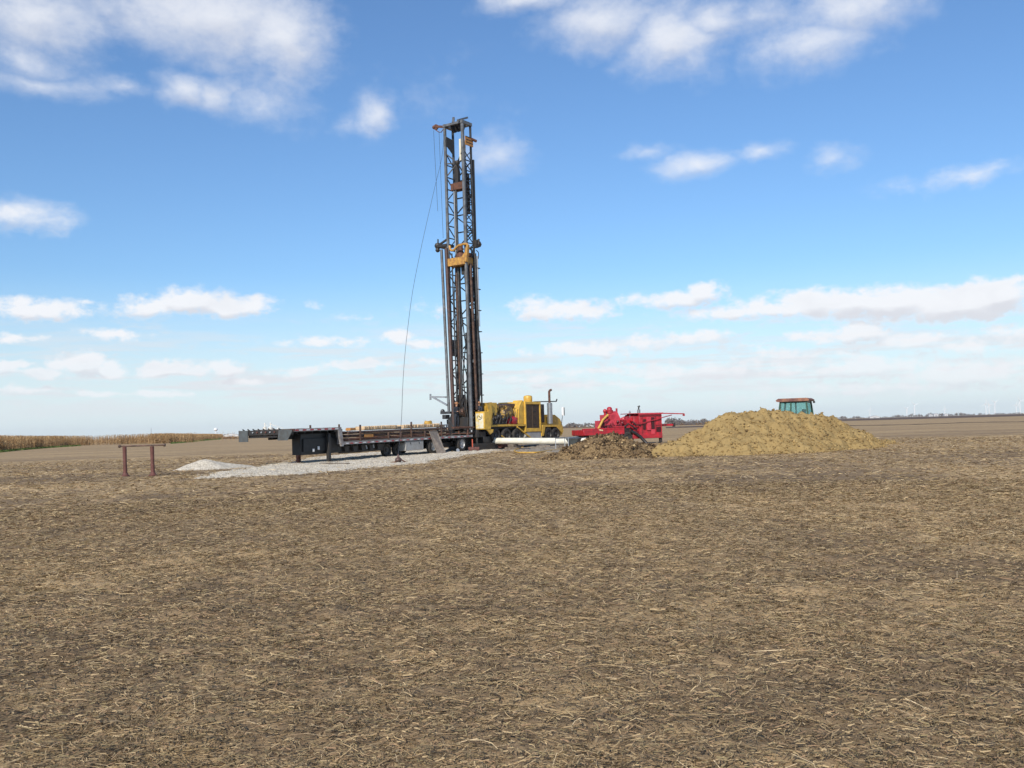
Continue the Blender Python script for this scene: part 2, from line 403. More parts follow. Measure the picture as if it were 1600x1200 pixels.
# ------------------------------------------------------------------ ground
def gh(x, y):
    """ground height"""
    r = np.sqrt(x*x+y*y)
    dip = -.11*np.exp(-((x+10.5)**2+(y-50.)**2)/(2*5.5**2))
    roll = (fbm(x*.12, y*.12, 3, 5)-.5)*.09*np.exp(-(r/130)**2)
    return dip+roll
def polyline_d(x, y, P):
    d = np.full(x.shape, 1e9)
    for (ax, ay), (bx, by) in zip(P[:-1], P[1:]):
        ex, ey = bx-ax, by-ay; t_ = np.clip(((x-ax)*ex+(y-ay)*ey)/(ex*ex+ey*ey), 0, 1)
        d = np.minimum(d, np.hypot(x-ax-t_*ex, y-ay-t_*ey))
    return d
TRACKS = [([(1.2, 40), (2.9, 29), (4.5, 16.7), (6.3, 10.6), (8.5, 6)], .8, .5), ([(-.8, 38), (1.0, 26), (3.1, 15.9), (3.9, 11.2), (5.2, 6)], .75, -.5),
          ([(-3.5, 40), (-7.2, 20), (-8.5, 9)], .8, -.45), ([(-5.8, 40), (-9.6, 22), (-11.5, 10)], .9, -.35), ([(9, 45), (9.2, 22), (12, 12)], .9, -.4), ([(12, 45), (12.8, 24), (16, 14)], 1.2, .4)]
def straw_cover(x, y):
    """0 bare dark soil .. 1 thick straw, the field's own pattern of residue"""
    ca, sa = math.cos(R(-14)), math.sin(R(-14))
    u = x*ca-y*sa; v = x*sa+y*ca
    big = fbm(u*.09, v*.42, 4, 21)
    med = fbm(x*.55, y*.75, 4, 31)
    sm = fbm(x*2.6, y*2.6, 3, 41)
    c = smooth01((.62*big+.25*med+.22*sm-.38)/.34)
    wob = (fbm(x*.5, y*.5, 3, 91)-.5)*1.1                # old wheel tracks swept clean or piled with straw
    for pts_, wd_, amp in TRACKS:
        c = c+amp*np.exp(-(polyline_d(x+wob, y, pts_)/wd_)**2)*(.5+fbm(x*1.3, y*1.3, 3, 92))
    return np.clip(c, 0, 1)
rr = np.concatenate([np.geomspace(2.2, 160, 620), np.geomspace(165, 40000, 60)])
aa = np.linspace(R(-50), R(50), 560)
RRg, AAg = np.meshgrid(rr, aa, indexing='ij')
X = RRg*np.sin(AAg); Y = RRg*np.cos(AAg)
fineh = (fbm(X*3.1, Y*3.1, 4, 51)-.5)*.11 + (fbm(X*11, Y*11, 2, 61)-.5)*.045
fade = np.exp(-(RRg/45)**2)
Z = gh(X, Y) + fineh*fade
n_r, n_a = X.shape
idx = np.arange(n_r*n_a).reshape(n_r, n_a)
Fq = np.stack([idx[:-1, :-1].ravel(), idx[:-1, 1:].ravel(), idx[1:, 1:].ravel(), idx[1:, :-1].ravel()], 1)[:, ::-1]
cov = straw_cover(X, Y); cov = .6+(cov-.6)*np.exp(-(RRg/95)**2)
mg = bpy.data.materials.new('stubble_soil'); mg.use_nodes = True; t = mg.node_tree; b = t.nodes['Principled BSDF']
g_ = N(t, 'ShaderNodeNewGeometry'); P_ = g_.outputs['Position']
atn = N(t, 'ShaderNodeAttribute'); atn.attribute_name = 'cover'
cv = atn.outputs['Fac']
nf = noise(t, P_, 9, 9, .7)
nl = noise(t, P_, 38, 6, .7, (1.6, 1, 1))
nm = noise(t, P_, .8, 6, .6)
nb = noise(t, P_, .035, 5, .6, (1, 2.5, 1))
mixv = MATH(t, 'ADD', MATH(t, 'MULTIPLY', cv, .55), MATH(t, 'ADD', MATH(t, 'MULTIPLY', nf, .9), MATH(t, 'MULTIPLY', nl, .5)))
nm2 = noise(t, P_, 1.5, 6, .68)
mixv = MATH(t, 'ADD', mixv, MATH(t, 'MULTIPLY_ADD', nm2, 1.0, -.5))
mixv = MATH(t, 'ADD', mixv, MATH(t, 'MULTIPLY_ADD', nb, .6, -.27))
cr = N(t, 'ShaderNodeValToRGB'); t.links.new(mrange(t, mixv, .55, 1.45, 0, 1, False), cr.inputs[0])
e = cr.color_ramp.elements; e[0].position = 0; e[0].color = (0.146,0.103,0.063,1); e[1].position = 1; e[1].color = (0.555,0.389,0.210,1)
x1 = e.new(.38); x1.color = (0.270,0.190,0.112,1); x2 = e.new(.68); x2.color = (0.403,0.285,0.156,1)
t.links.new(cr.outputs[0], b.inputs['Base Color']); b.inputs['Roughness'].default_value = .95; b.inputs['Specular IOR Level'].default_value = .1
bp = N(t, 'ShaderNodeBump'); bp.inputs['Strength'].default_value = .6; bp.inputs['Distance'].default_value = .04
t.links.new(MATH(t, 'ADD', nf, MATH(t, 'MULTIPLY', nl, .5)), bp.inputs['Height']); t.links.new(bp.outputs[0], b.inputs['Normal'])
ground = npmesh('ground', np.stack([X.ravel(), Y.ravel(), Z.ravel()], 1), Fq, mg, True, {'cover': cov.ravel()})
tag(ground, kind='structure')
# the sheet behind the camera, so the place goes on all round
gb = MB(); k = 48
ptsb = [(2.1*math.sin(a_), 2.1*math.cos(a_), -.02) for a_ in np.linspace(R(49.9), R(310.1), k)]
ptsf = [(30000*math.sin(a_), 30000*math.cos(a_), -.02) for a_ in np.linspace(R(49.9), R(310.1), k)]
gb.add(ptsb+ptsf, [(i, i+1, k+i+1, k+i) for i in range(k-1)])
gb.add([(2.3*math.sin(a_), 2.3*math.cos(a_), -.02) for a_ in np.linspace(0, 2*math.pi, 32, endpoint=False)], [tuple(range(32))])
tag(gb.build('ground', mg), kind='structure')

def gz(x, y): return float(gh(np.array([x*1.0]), np.array([y*1.0]))[0])
def G(px, py):
    p = gnd(px, py)
    for _ in range(4): p = gnd(px, py, gz(p.x, p.y))
    return p

# straw lying on the field: strips, bent, one object of ground cover
def strips(n, dmin, dmax, L0, L1, W0_, W1_, lift, seed, power=.5, growth=.5, minc=.25):
    r = np.random.default_rng(seed)
    u = r.random(n*2)
    D = (dmin**(1-power)+u*(dmax**(1-power)-dmin**(1-power)))**(1/(1-power))
    A = r.uniform(R(-31), R(31), n*2)
    x = D*np.sin(A); y = D*np.cos(A)
    keep = r.random(n*2) < (minc+(1-minc)*straw_cover(x, y)*smooth01((fbm(x*3.4, y*3.4, 3, 77)-.3)/.35))
    x = x[keep][:n]; y = y[keep][:n]; D = D[keep][:n]; n = len(x)
    grow = (D/dmin)**growth
    L = r.uniform(L0, L1, n)**1.0*grow*np.where(r.random(n) < .08, 1.9, 1); w = r.uniform(W0_, W1_, n)*grow
    th = r.normal(0, 1.25, n)+.15            # mostly combed one way, as the harvester left it
    dx, dy = np.cos(th), np.sin(th)
    z0 = gh(x, y) + ((fbm(x*3.1, y*3.1, 4, 51)-.5)*.11+(fbm(x*11, y*11, 2, 61)-.5)*.045)*np.exp(-(D/45)**2)
    h0 = r.random(n)**1.6*lift*grow**.5
    tilt = r.normal(0, .16, n)
    K = 4; V = np.zeros((n, K, 2, 3)); bend = r.normal(0, .35, n)
    roll = r.uniform(-.9, .9, n)
    for i in range(K):
        s = i/(K-1)-.5
        ang = th+bend*s*1.6
        cx_ = x+np.cos(ang)*L*s; cy_ = y+np.sin(ang)*L*s
        cz = z0+h0+np.abs(tilt)*0+tilt*L*s+.004+ .35*np.abs(bend)*L*(.25-s*s)*np.where(r.random(n) < 2, 1, 1)
        wx, wy = -np.sin(ang), np.cos(ang)
        for j, sg in enumerate((-1, 1)):
            V[:, i, j, 0] = cx_+wx*sg*w/2*np.cos(roll); V[:, i, j, 1] = cy_+wy*sg*w/2*np.cos(roll); V[:, i, j, 2] = cz+sg*w/2*np.sin(roll)
    base = (np.arange(n)*K*2)[:, None]
    Fs = np.concatenate([base+np.array([[2*i, 2*i+1, 2*i+3, 2*i+2]]) for i in range(K-1)], 0)
    return V.reshape(-1, 3), Fs
M_straw = island('dry_straw', [(0, (0.159,0.106,0.059)), (.3, (0.244,0.170,0.088)), (.62, (0.366,0.260,0.130)), (.9, (0.512,0.371,0.202)), (1, (0.805,0.636,0.403))], .75, .25, patch=(2.2, (.8,.79,.78), (1.05,1.04,1.01)))
M_chaff = island('leaf_chaff', [(0, (0.100,0.070,0.044)), (.2, (0.199,0.140,0.082)), (.4, (0.279,0.221,0.115)), (.55, (0.331,0.210,0.125)), (.7, (0.358,0.262,0.144)), (1, (0.503,0.374,0.212))], .9, .1, patch=(2.2, (.76,.76,.78), (1.08,1.08,1.06)))
sv = []; sf = []; off = 0
for (V, Fs) in (strips(30000, 3.4, 24, .03, .19, .0012, .003, .035, 1, .5, .42),
                strips(30000, 20, 75, .10, .26, .006, .012, .04, 4, .6, .4)):
    sv.append(V); sf.append(Fs+off); off += len(V)
tag(npmesh('straw', np.concatenate(sv), np.concatenate(sf), M_straw), 'dry pale straw and stalks scattered over the whole near field', 'straw', kind='stuff')
sv = []; sf = []; off = 0
for (V, Fs) in (strips(260000, 3.4, 24, .012, .05, .0018, .0055, .045, 2, .5, .45, .4),
                strips(45000, 18, 70, .05, .13, .008, .02, .03, 3, .6, .4, .35)):
    sv.append(V); sf.append(Fs+off); off += len(V)
tag(npmesh('chaff', np.concatenate(sv), np.concatenate(sf), M_chaff), 'brown chaff, dead leaves and pods littering the field soil', 'crop litter', kind='stuff')

# far fields, furrow and verge as sheets on the ground
def sheet(name, pts, mat, z=.01, kind='structure', sub=0):
    mb = MB(); n = len(pts); mb.add([(p[0], p[1], z) for p in pts], [tuple(range(n))])
    o = mb.build(name, mat, smooth=False); tag(o, kind=kind); return o
M_plough = pbr('ploughed_soil', (.105,.07,.052), .95, 0, .35, .02, (.135,.1,.075), spec=.1)
M_dkline = pbr('furrow_soil', (.075,.055,.042), .95, 0, .35, .3, (.12,.09,.065), spec=.1)
M_paleb = pbr('pale_far_stubble', (.33,.26,.19), .95, 0, .2, .01, spec=.1)
def pol(px, D):                       # a ground point from its bearing and distance
    d = ray(px, 660); return (d.x/d.y*D, D)
def band(name, spec, mat, z):
    near = [pol(px, a) for px, a, b in spec]; far = [pol(px, b) for px, a, b in spec][::-1]
    return sheet(name, near+far, mat, z)
band('ploughed_field', [(700, 900, 2400), (1100, 620, 2400), (1350, 560, 2400), (1700, 540, 2400)], M_plough, .06)
band('stubble_field', [(1370, 2450, 5200), (1500, 2420, 5200), (1700, 2420, 5200)], M_paleb, .08)
band('ploughed_field', [(1040, 300, 400), (1150, 310, 420), (1180, 330, 400)], M_plough, .05)
fs_ = []
for px in range(1320, 1720, 10):
    D_ = 176+6*math.sin(px*.03)+ (px-1500)*-.03
    fs_.append((px, D_, D_+9+3*math.sin(px*.11)+2*math.sin(px*.37)))
band('furrow', fs_, M_dkline, .03)

# ------------------------------------------------------------------ gravel pad and heap
def soil_mat(name, a, b_, c_):
    mt = bpy.data.materials.new(name); mt.use_nodes = True; t = mt.node_tree; b = t.nodes['Principled BSDF']
    g = N(t, 'ShaderNodeNewGeometry'); P = g.outputs['Position']
    n1 = noise(t, P, 1.1, 6, .6); n2 = noise(t, P, 9, 8, .7)
    v = MATH(t, 'ADD', MATH(t, 'MULTIPLY', n1, .7), MATH(t, 'MULTIPLY', n2, .6))
    cr = N(t, 'ShaderNodeValToRGB'); t.links.new(mrange(t, v, .38, .92, 0, 1, False), cr.inputs[0])
    e = cr.color_ramp.elements; e[0].color = (*a, 1); e[1].color = (*c_, 1); x = e.new(.42); x.color = (*b_, 1)
    t.links.new(cr.outputs[0], b.inputs['Base Color']); b.inputs['Roughness'].default_value = .95; b.inputs['Specular IOR Level'].default_value = .15
    bp = N(t, 'ShaderNodeBump'); bp.inputs['Strength'].default_value = .7; bp.inputs['Distance'].default_value = .05
    t.links.new(n2, bp.inputs['Height']); t.links.new(bp.outputs[0], b.inputs['Normal']); return mt
def inpoly(x, y, poly):
    ins = np.zeros(x.shape, bool); n = len(poly)
    for i in range(n):
        x1_, y1_ = poly[i]; x2_, y2_ = poly[(i+1) % n]
        c = ((y1_ > y) != (y2_ > y)) & (x < (x2_-x1_)*(y-y1_)/(y2_-y1_+1e-12)+x1_)
        ins ^= c
    return ins
def polydist(x, y, poly):
    d = np.full(x.shape, 1e9); n = len(poly)
    for i in range(n):
        ax, ay = poly[i]; bx, by = poly[(i+1) % n]
        ex, ey = bx-ax, by-ay; t_ = np.clip(((x-ax)*ex+(y-ay)*ey)/(ex*ex+ey*ey), 0, 1)
        d = np.minimum(d, np.hypot(x-ax-t_*ex, y-ay-t_*ey))
    return np.where(inpoly(x, y, poly), d, -d)
pad_px = [(306,748),(350,747.5),(400,745),(452,742),(505,737.5),(560,732.5),(612,728),(660,722.5),(705,714.5),(745,709.5),(785,705),(792,702),(760,699.5),(700,701),(640,703.5),(590,707),(540,710),(480,716),(430,722),(400,727),(372,733),(340,740)]
pad = [tuple(gnd(px, py).xy) for px, py in pad_px]
M_grav = bpy.data.materials.new('crushed_gravel'); M_grav.use_nodes = True; t = M_grav.node_tree; b = t.nodes['Principled BSDF']
g_ = N(t, 'ShaderNodeNewGeometry')
vo = N(t, 'ShaderNodeTexVoronoi'); vo.inputs['Scale'].default_value = 22; t.links.new(g_.outputs['Position'], vo.inputs['Vector'])
nn = noise(t, g_.outputs['Position'], 2.2, 7, .65)
sp = N(t, 'ShaderNodeSeparateColor'); t.links.new(vo.outputs['Color'], sp.inputs[0])
f = MATH(t, 'ADD', MATH(t, 'MULTIPLY', sp.outputs[0], .55), MATH(t, 'MULTIPLY', nn, .6))
t.links.new(MIXC(t, mrange(t, f, .25, .85), (.36,.31,.235,1), (.70,.625,.50,1)), b.inputs['Base Color']); b.inputs['Roughness'].default_value = .9
bp = N(t, 'ShaderNodeBump'); bp.inputs['Strength'].default_value = .45; bp.inputs['Distance'].default_value = .03
t.links.new(vo.outputs['Distance'], bp.inputs['Height']); t.links.new(bp.outputs[0], b.inputs['Normal'])
def heightfield(name, x0, x1, y0, y1, step, hfun, mat, thresh=0.0, attrs=None):
    xs = np.arange(x0, x1+step, step); ys = np.arange(y0, y1+step, step)
    Xh, Yh = np.meshgrid(xs, ys, indexing='ij'); H = hfun(Xh, Yh)
    Zh = gh(Xh, Yh)+H
    I = np.arange(Xh.size).reshape(Xh.shape)
    q = np.stack([I[:-1, :-1].ravel(), I[1:, :-1].ravel(), I[1:, 1:].ravel(), I[:-1, 1:].ravel()], 1)
    Hr = H.ravel(); keep = (Hr[q].max(1) > thresh); q = q[keep]
    used = np.unique(q); mp = -np.ones(Xh.size, int); mp[used] = np.arange(len(used))
    V = np.stack([Xh.ravel(), Yh.ravel(), Zh.ravel()], 1)[used]
    return npmesh(name, V, mp[q], mat, True)
def padh(x, y):
    d = polydist(x, y, pad) + (fbm(x*.9, y*.9, 4, 71)-.5)*1.9
    h = .075*smooth01(d/.5) - .03
    return h + (fbm(x*1.7, y*1.7, 4, 72)-.5)*.10*smooth01(d/.6) + (fbm(x*9, y*9, 2, 73)-.5)*.03
pxs = [p[0] for p in pad]; pys = [p[1] for p in pad]
o = heightfield('gravel_pad', min(pxs)-1, max(pxs)+1, min(pys)-1, max(pys)+1, .10, padh, M_grav, -.02)
tag(o, kind='structure')
def cone_ridge(segs):
    """segs: (x,y,h) points of a ridge; loose heap falling away at its slope"""
    def f_(x, y, slope, seed, lump, detail):
        H = np.full(x.shape, -9.)
        wx = x+(fbm(x*.7, y*.7, 3, seed)-.5)*lump; wy = y+(fbm(x*.7, y*.7, 3, seed+9)-.5)*lump
        for (a, b_) in zip(segs[:-1], segs[1:]):
            ex, ey = b_[0]-a[0], b_[1]-a[1]; L2 = ex*ex+ey*ey
            t_ = np.clip(((wx-a[0])*ex+(wy-a[1])*ey)/L2, 0, 1)
            d = np.hypot(wx-a[0]-t_*ex, wy-a[1]-t_*ey)
            h = a[2]+(b_[2]-a[2])*t_
            H = np.maximum(H, h+.12-np.sqrt((d*slope)**2+.12**2))
        return H+(fbm(x*detail[0], y*detail[0], 4, seed+3, .6)-.5)*detail[1]
    return f_
pk = gnd(327, 737); Dp = pk.y+2.2
def hp(px, py, D_):                       # ridge point: position from bearing, height from the row
    p = at(px, py, D_); return (p.x, p.y, p.z)
gs = [hp(326, 715.5, 45.0), hp(352, 720.5, 45.6), hp(388, 724.5, 46.5), hp(415, 732, 47.5)]
gf = cone_ridge(gs)
gtail = cone_ridge([hp(326, 716, 45.0), hp(300, 727, 44.2), hp(275, 736.5, 43.8)])
o = heightfield('gravel_pile', gs[0][0]-4, gs[-1][0]+3, 40, 51, .09, lambda x, y: np.maximum(gf(x, y, .42, 81, .5, (5, .05)), gtail(x, y, .4, 82, .6, (5, .05))), M_grav, -.03)
tag(o, 'low cone-shaped heap of pale crushed gravel between pipe rack and trailer', 'gravel pile')
# churned grey mud where the rig has been working
mud = [tuple(gnd(px, py).xy) for px, py in [(742,703),(770,704.5),(800,706),(850,707.5),(905,708),(912,700),(900,695),(850,695),(800,696),(760,697.5)]]
def mudh(x, y):
    d = polydist(x, y, mud)+(fbm(x*1.1, y*1.1, 4, 171)-.5)*1.6
    return .07*smooth01(d/.4)-.035+(fbm(x*2.4, y*2.4, 4, 172)-.5)*.22*smooth01(d/.6)
M_mud = soil_mat('grey_mud', (.12,.10,.08), (.25,.215,.17), (.40,.35,.28))
mx = [p[0] for p in mud]; my = [p[1] for p in mud]
tag(heightfield('mud', min(mx)-1, max(mx)+1, min(my)-1, max(my)+1, .11, mudh, M_mud, -.02), kind='structure')
# loose stones over pad and heap edges
def rocks(name, P3, size, mat, label=None, cat=None, kind='stuff', seed=5):
    r = np.random.default_rng(seed); n = len(P3)
    base = np.array([(1,0,0),(-1,0,0),(0,1,0),(0,-1,0),(0,0,1),(0,0,-1)], float)
    fc = np.array([(0,2,4),(2,1,4),(1,3,4),(3,0,4),(2,0,5),(1,2,5),(3,1,5),(0,3,5)])
    V = base[None]*size[:, None, None]*r.uniform(.5, 1.3, (n, 6, 1))*np.array([1.25, 1, .75])
    V += r.normal(0, .18, (n, 6, 3))*size[:, None, None]
    a = r.uniform(0, 6.28, n); c, s = np.cos(a), np.sin(a); bt = r.uniform(-1, 1, n); cb, sb = np.cos(bt), np.sin(bt)
    x, y, z = V[..., 0].copy(), V[..., 1].copy(), V[..., 2].copy()
    y2 = y*cb[:, None]-z*sb[:, None]; z2 = y*sb[:, None]+z*cb[:, None]
    V[..., 0] = x*c[:, None]-y2*s[:, None]; V[..., 1] = x*s[:, None]+y2*c[:, None]; V[..., 2] = z2
    V += P3[:, None, :]
    Fr = (fc[None]+(np.arange(n)*6)[:, None, None]).reshape(-1, 3)
    o = npmesh(name, V.reshape(-1, 3), Fr, mat)
    if kind: tag(o, label, cat, kind=kind)
    return o
r_ = np.random.default_rng(12)
xs = r_.uniform(min(pxs)-.6, max(pxs)+.6, 60000); ys = r_.uniform(min(pys)-.6, max(pys)+.6, 60000)
dd = polydist(xs, ys, pad)+(fbm(xs*.9, ys*.9, 4, 71)-.5)*1.9
kp = (dd > -.9*r_.random(60000)**2) & (r_.random(60000) < .75); xs, ys = xs[kp], ys[kp]
zz = gh(xs, ys)+np.maximum(padh(xs, ys), 0)
M_stone = island('gravel_stones', [(0, (.28,.24,.19)), (.5, (.55,.49,.39)), (1, (.76,.7,.58))], .85, .2)
rocks('gravel_stones', np.stack([xs, ys, zz+.004], 1), r_.uniform(.008, .024, len(xs)), M_stone, 'loose pale crushed stones strewn over the gravel pad', 'gravel')

# ------------------------------------------------------------------ spoil mounds
M_tan = soil_mat('tan_clay', (0.181,0.118,0.054), (0.299,0.207,0.087), (0.390,0.278,0.123))
M_brn = soil_mat('brown_topsoil', (.06,.042,.028), (.17,.115,.062), (.34,.24,.12))
M_tanc = island('tan_clods', [(0, (0.127,0.084,0.043)), (.12, (0.246,0.169,0.076)), (.55, (0.325,0.227,0.096)), (1, (0.426,0.303,0.137))], .95, .1, patch=(1.1, (.8,.76,.74), (1.03,1.03,1.03)))
M_brnc = island('brown_clods', [(0, (0.045,0.032,0.024)), (.45, (0.140,0.095,0.055)), (.8, (0.270,0.185,0.100)), (1, (0.420,0.310,0.170))], .95, .1, patch=(1.5, (.5,.48,.48), (1.1,1.08,1.04)))
def mound(name, label, segs, slope, bounds, mat, cmat, ncl, seed, lump, det, sz, extra=None):
    f0 = cone_ridge(segs); f1 = cone_ridge(extra) if extra else None
    def h(x, y):
        v = f0(x, y, slope, seed, lump, det)
        if f1 is not None: v = np.maximum(v, f1(x, y, slope*.7, seed+20, lump, det))
        # clods and hollows
        c1 = np.abs(fbm(x*2.1, y*2.1, 3, seed+5)-.5)*2; 
        return v + (.5-c1)*.16*smooth01((v+.1)/.5)
    root = thing(name, label, 'soil mound', loc=(sum(s[0] for s in segs)/len(segs), sum(s[1] for s in segs)/len(segs), 0))
    o = heightfield('soil', *bounds, .06, h, mat, -.04)
    o.parent = root; o.matrix_parent_inverse = root.matrix_world.inverted()
    r = np.random.default_rng(seed)
    x = r.uniform(bounds[0], bounds[1], ncl*8); y = r.uniform(bounds[2], bounds[3], ncl*8)
    hh = h(x, y); k = (hh > -.06) | ((hh > -.22) & (r.random(len(x)) < .25)); x, y, hh = x[k][:ncl], y[k][:ncl], np.maximum(hh[k][:ncl], 0)
    s = sz[0]+(sz[1]-sz[0])*r.random(len(x))**6
    c = rocks('clods', np.stack([x, y, gh(x, y)+hh+s*.3], 1), s, cmat, kind=None, seed=seed)
    c['kind'] = 'stuff'
    c.parent = root; c.matrix_parent_inverse = root.matrix_world.inverted()
    return root
ys_ = [hp(1004, 713, 43.2), hp(1034, 700, 43.8), hp(1072, 685.5, 44.4), hp(1097, 670, 45), hp(1115, 655, 45.4), hp(1147, 649, 45.8), hp(1172, 646, 46.2), hp(1193, 641.5, 46.6), hp(1212, 645.5, 47), hp(1232, 645, 47.5), hp(1262, 648, 48.2), hp(1292, 651, 49), hp(1312, 656, 49.6), hp(1340, 671, 50.6), hp(1360, 681, 52), hp(1378, 689, 52.8), hp(1397, 689, 54), hp(1403, 693, 54.5)]
ex_ = [hp(1115, 690, 43.8), hp(1160, 680, 44.0), hp(1215, 681, 44.4), hp(1270, 683, 45.8), hp(1320, 684, 47.6)]
mound('clay_mound', 'large long heap of tan yellow clay clods with a tractor cab behind it', ys_, .78, (5.5, 25, 38.5, 59), M_tan, M_tanc, 14000, 200, 1.2, (2.6, .46), (.010, .085), ex_)
bs_ = [hp(868, 712, 43.4), hp(895, 699, 43.8), hp(918, 687, 44), hp(938, 679.5, 44.2), hp(958, 681, 44.2), hp(978, 688, 44), hp(1004, 694, 44.3), hp(1032, 700, 44.6), hp(1052, 706, 45.2)]
mound('topsoil_mound', 'smaller heap of dark brown topsoil in front of the red pump trailer', bs_, .62, (1.0, 9.5, 39, 49), M_brn, M_brnc, 6500, 300, .8, (3.0, .34), (.018, .11))

# ------------------------------------------------------------------ frames
def frame(origin, azdeg, pitch=0.):
    a = R(azdeg); u = Vector((math.sin(a), math.cos(a), 0)); v = Vector((-math.cos(a), math.sin(a), 0))
    z = Vector((0, 0, 1)); u2 = (u*math.cos(pitch)+z*math.sin(pitch)); z2 = u2.cross(v)
    m = Matrix.Identity(4)
    for i in range(3): m[i][0], m[i][1], m[i][2], m[i][3] = u2[i], v[i], z2[i], origin[i]
    return m
def hit(M, px, py, ax, val):
    Mi = M.inverted(); o = Mi @ CAM; d = Mi.to_3x3() @ ray(px, py); i = 'xyz'.index(ax)
    return o + d*((val-o[i])/d[i])
def prect(M, px0, py0, px1, py1, yv):
    a = hit(M, px0, py0, 'y', yv); b = hit(M, px1, py1, 'y', yv)
    return a.x, b.x, b.z, a.z                       # x0,x1,z0,z1
def wheel(parent, c, r, w, rimmat=None, n=28, axis='y', hub=True):
    t_ = MB(); ri = r*.6
    t_.lathe([(ri, -w/2), (r*.93, -w/2), (r, -w/2+w*.18), (r, w/2-w*.18), (r*.93, w/2), (ri, w/2), (ri, -w/2)], c, axis, n, False)
    for j in range(20):                              # tread blocks
        a = 2*math.pi*j/20
    o = t_.build('wheel', M_tyre, parent)
    q = MB(); q.lathe([(ri*1.0, -w*.48), (ri*.93, -w*.30), (ri*.45, -w*.22), (ri*.42, -w*.40), (.0, -w*.42)], c, axis, n, False)
    q.lathe([(.0, w*.42), (ri*.42, w*.40), (ri*.45, w*.22), (ri*.93, w*.30), (ri*1.0, w*.48)], c, axis, n, False)
    rm = q.build('rim', rimmat or M_rim, o)
    return o

# ------------------------------------------------------------------ flatbed step-deck trailer
T = frame((-11.3, 48.6, -.10), 29, .0096)
tr = thing('flatbed_trailer', 'long black step-deck flatbed trailer with red and white reflective side tape', 'trailer', T)
def tx(px, y=0.): return hit(T, px, 690, 'y', y).x
xS = tx(533); xE = tx(738)                             # step, rear end
ZU, ZL = 1.86, 1.03
b = MB(); b.box(0, xS, .0, 2.6, ZU-.10, ZU-.012); b.build('upper_deck', M_woodd, tr)
b = MB(); b.box(xS+.12, xE, .03, 2.57, ZL-.10, ZL-.012); b.build('lower_deck', M_woodd, tr)
b = MB(); b.box(0, xS, -.05, -.002, ZU-.15, ZU); b.build('side_rail', M_rail, tr)
b = MB(); b.box(0, xS, 2.602, 2.65, ZU-.15, ZU); b.build('side_rail', M_rail, tr)
b = MB(); b.box(xS+.12, xE, -.05, -.002, ZL-.14, ZL); b.build('side_rail', M_rail, tr)
b = MB(); b.box(xS+.12, xE, 2.602, 2.65, ZL-.14, ZL); b.build('side_rail', M_rail, tr)
# step face: slanted corner post and cross plate
b = MB(); b.prism([(xS-.28, ZU-.16), (xS+.02, ZU-.16), (xS+.14, ZL-.0), (xS+.14, ZL-.22), (xS-.02, ZL-.22)], 'y', -.06, .06); b.box(xS, xS+.08, .062, 2.6, ZL-.1, ZU-.105)
b.build('step_post', M_rail, tr)
for i in range(12):                                   # reflective tape
    x0 = .15+i*(xS-.4)/12
    q = MB(); q.box(x0, x0+(xS-.4)/12*.92, -.056, -.051, ZU-.11, ZU-.05); q.build('reflector_tape', M_redt if i % 2 == 0 else M_wht, tr)
nT = 34
for i in range(nT):
    x0 = xS+.35+i*(xE-xS-.7)/nT
    q = MB(); q.box(x0, x0+(xE-xS-.7)/nT*.62, -.056, -.051, ZL-.105, ZL-.05); q.build('reflector_tape', M_redt if i % 2 else M_wht, tr)
# frame beams, crossmembers
b = MB()
for y in (.75, 1.75):
    b.box(.2, xS+.3, y, y+.14, ZU-.55, ZU-.11); b.prism([(xS-.9, ZU-.5), (xS-.5, ZU-.5), (xS+.5, .5), (xS+.2, .5)], 'y', y, y+.14); b.box(xS-.1, xE-.2, y, y+.14, .52, ZL-.11)
for i in range(7): b.box(.3+i*.6, .38+i*.6, .0, 2.6, ZU-.24, ZU-.105)
for i in range(26):
    x0 = xS+.4+i*(xE-xS-.7)/26; b.box(x0, x0+.07, .02, 2.58, ZL-.24, ZL-.105)
b.build('chassis', M_black, tr)
# dark equipment hung under the gooseneck
xa, xb = tx(466, .5), tx(530, .5)
b = MB(); b.box(xa, xb, .35, .95, .46, ZU-.28); b.box(xa+.15, xb-.1, .28, .345, .62, 1.3); b.build('underslung_box', M_black, tr)
b = MB()
for k_ in range(5): b.prism([(xb+.2+k_*.75, .5), (xb+.5+k_*.75, .5), (xb+.62+k_*.75, .86), (xb+.1+k_*.75, .86)], 'y', .25, .6)
b.box(xb, tx(612), .45, .6, .40, ZL-.16)
b.build('tie_down_winch', M_dark, tr)
for px, py, w_, h_ in ((489, 703.5, .1, .16), (497, 700, .1, .18)):
    p = hit(T, px, py, 'y', .27); q = MB(); q.box(p.x-w_/2, p.x+w_/2, .2, .275, p.z-h_/2, p.z+h_/2); q.build('marker_lamp', M_white, tr)
for px, py in ((572, 697), (583, 695.5)):
    p = hit(T, px, py, 'y', .22); q = MB(); q.prism([(p.x-.09, p.z+.22), (p.x-.02, p.z+.22), (p.x+.1, p.z-.16), (p.x+.03, p.z-.16)], 'y', .2, .245); q.build('strut', M_galv, tr)
for px in (466.5, 514):                                 # landing legs
    p = G(px, 724 if px < 500 else 722.5); l = T.inverted() @ p
    q = MB(); q.box(l.x-.1, l.x+.1, l.y-.1, l.y+.1, l.z+.05, ZU-.3)
    q.box(l.x-.17, l.x+.17, l.y-.15, l.y+.15, l.z, l.z+.05); q.build('landing_leg', M_rustr if px < 500 else M_dark, tr)
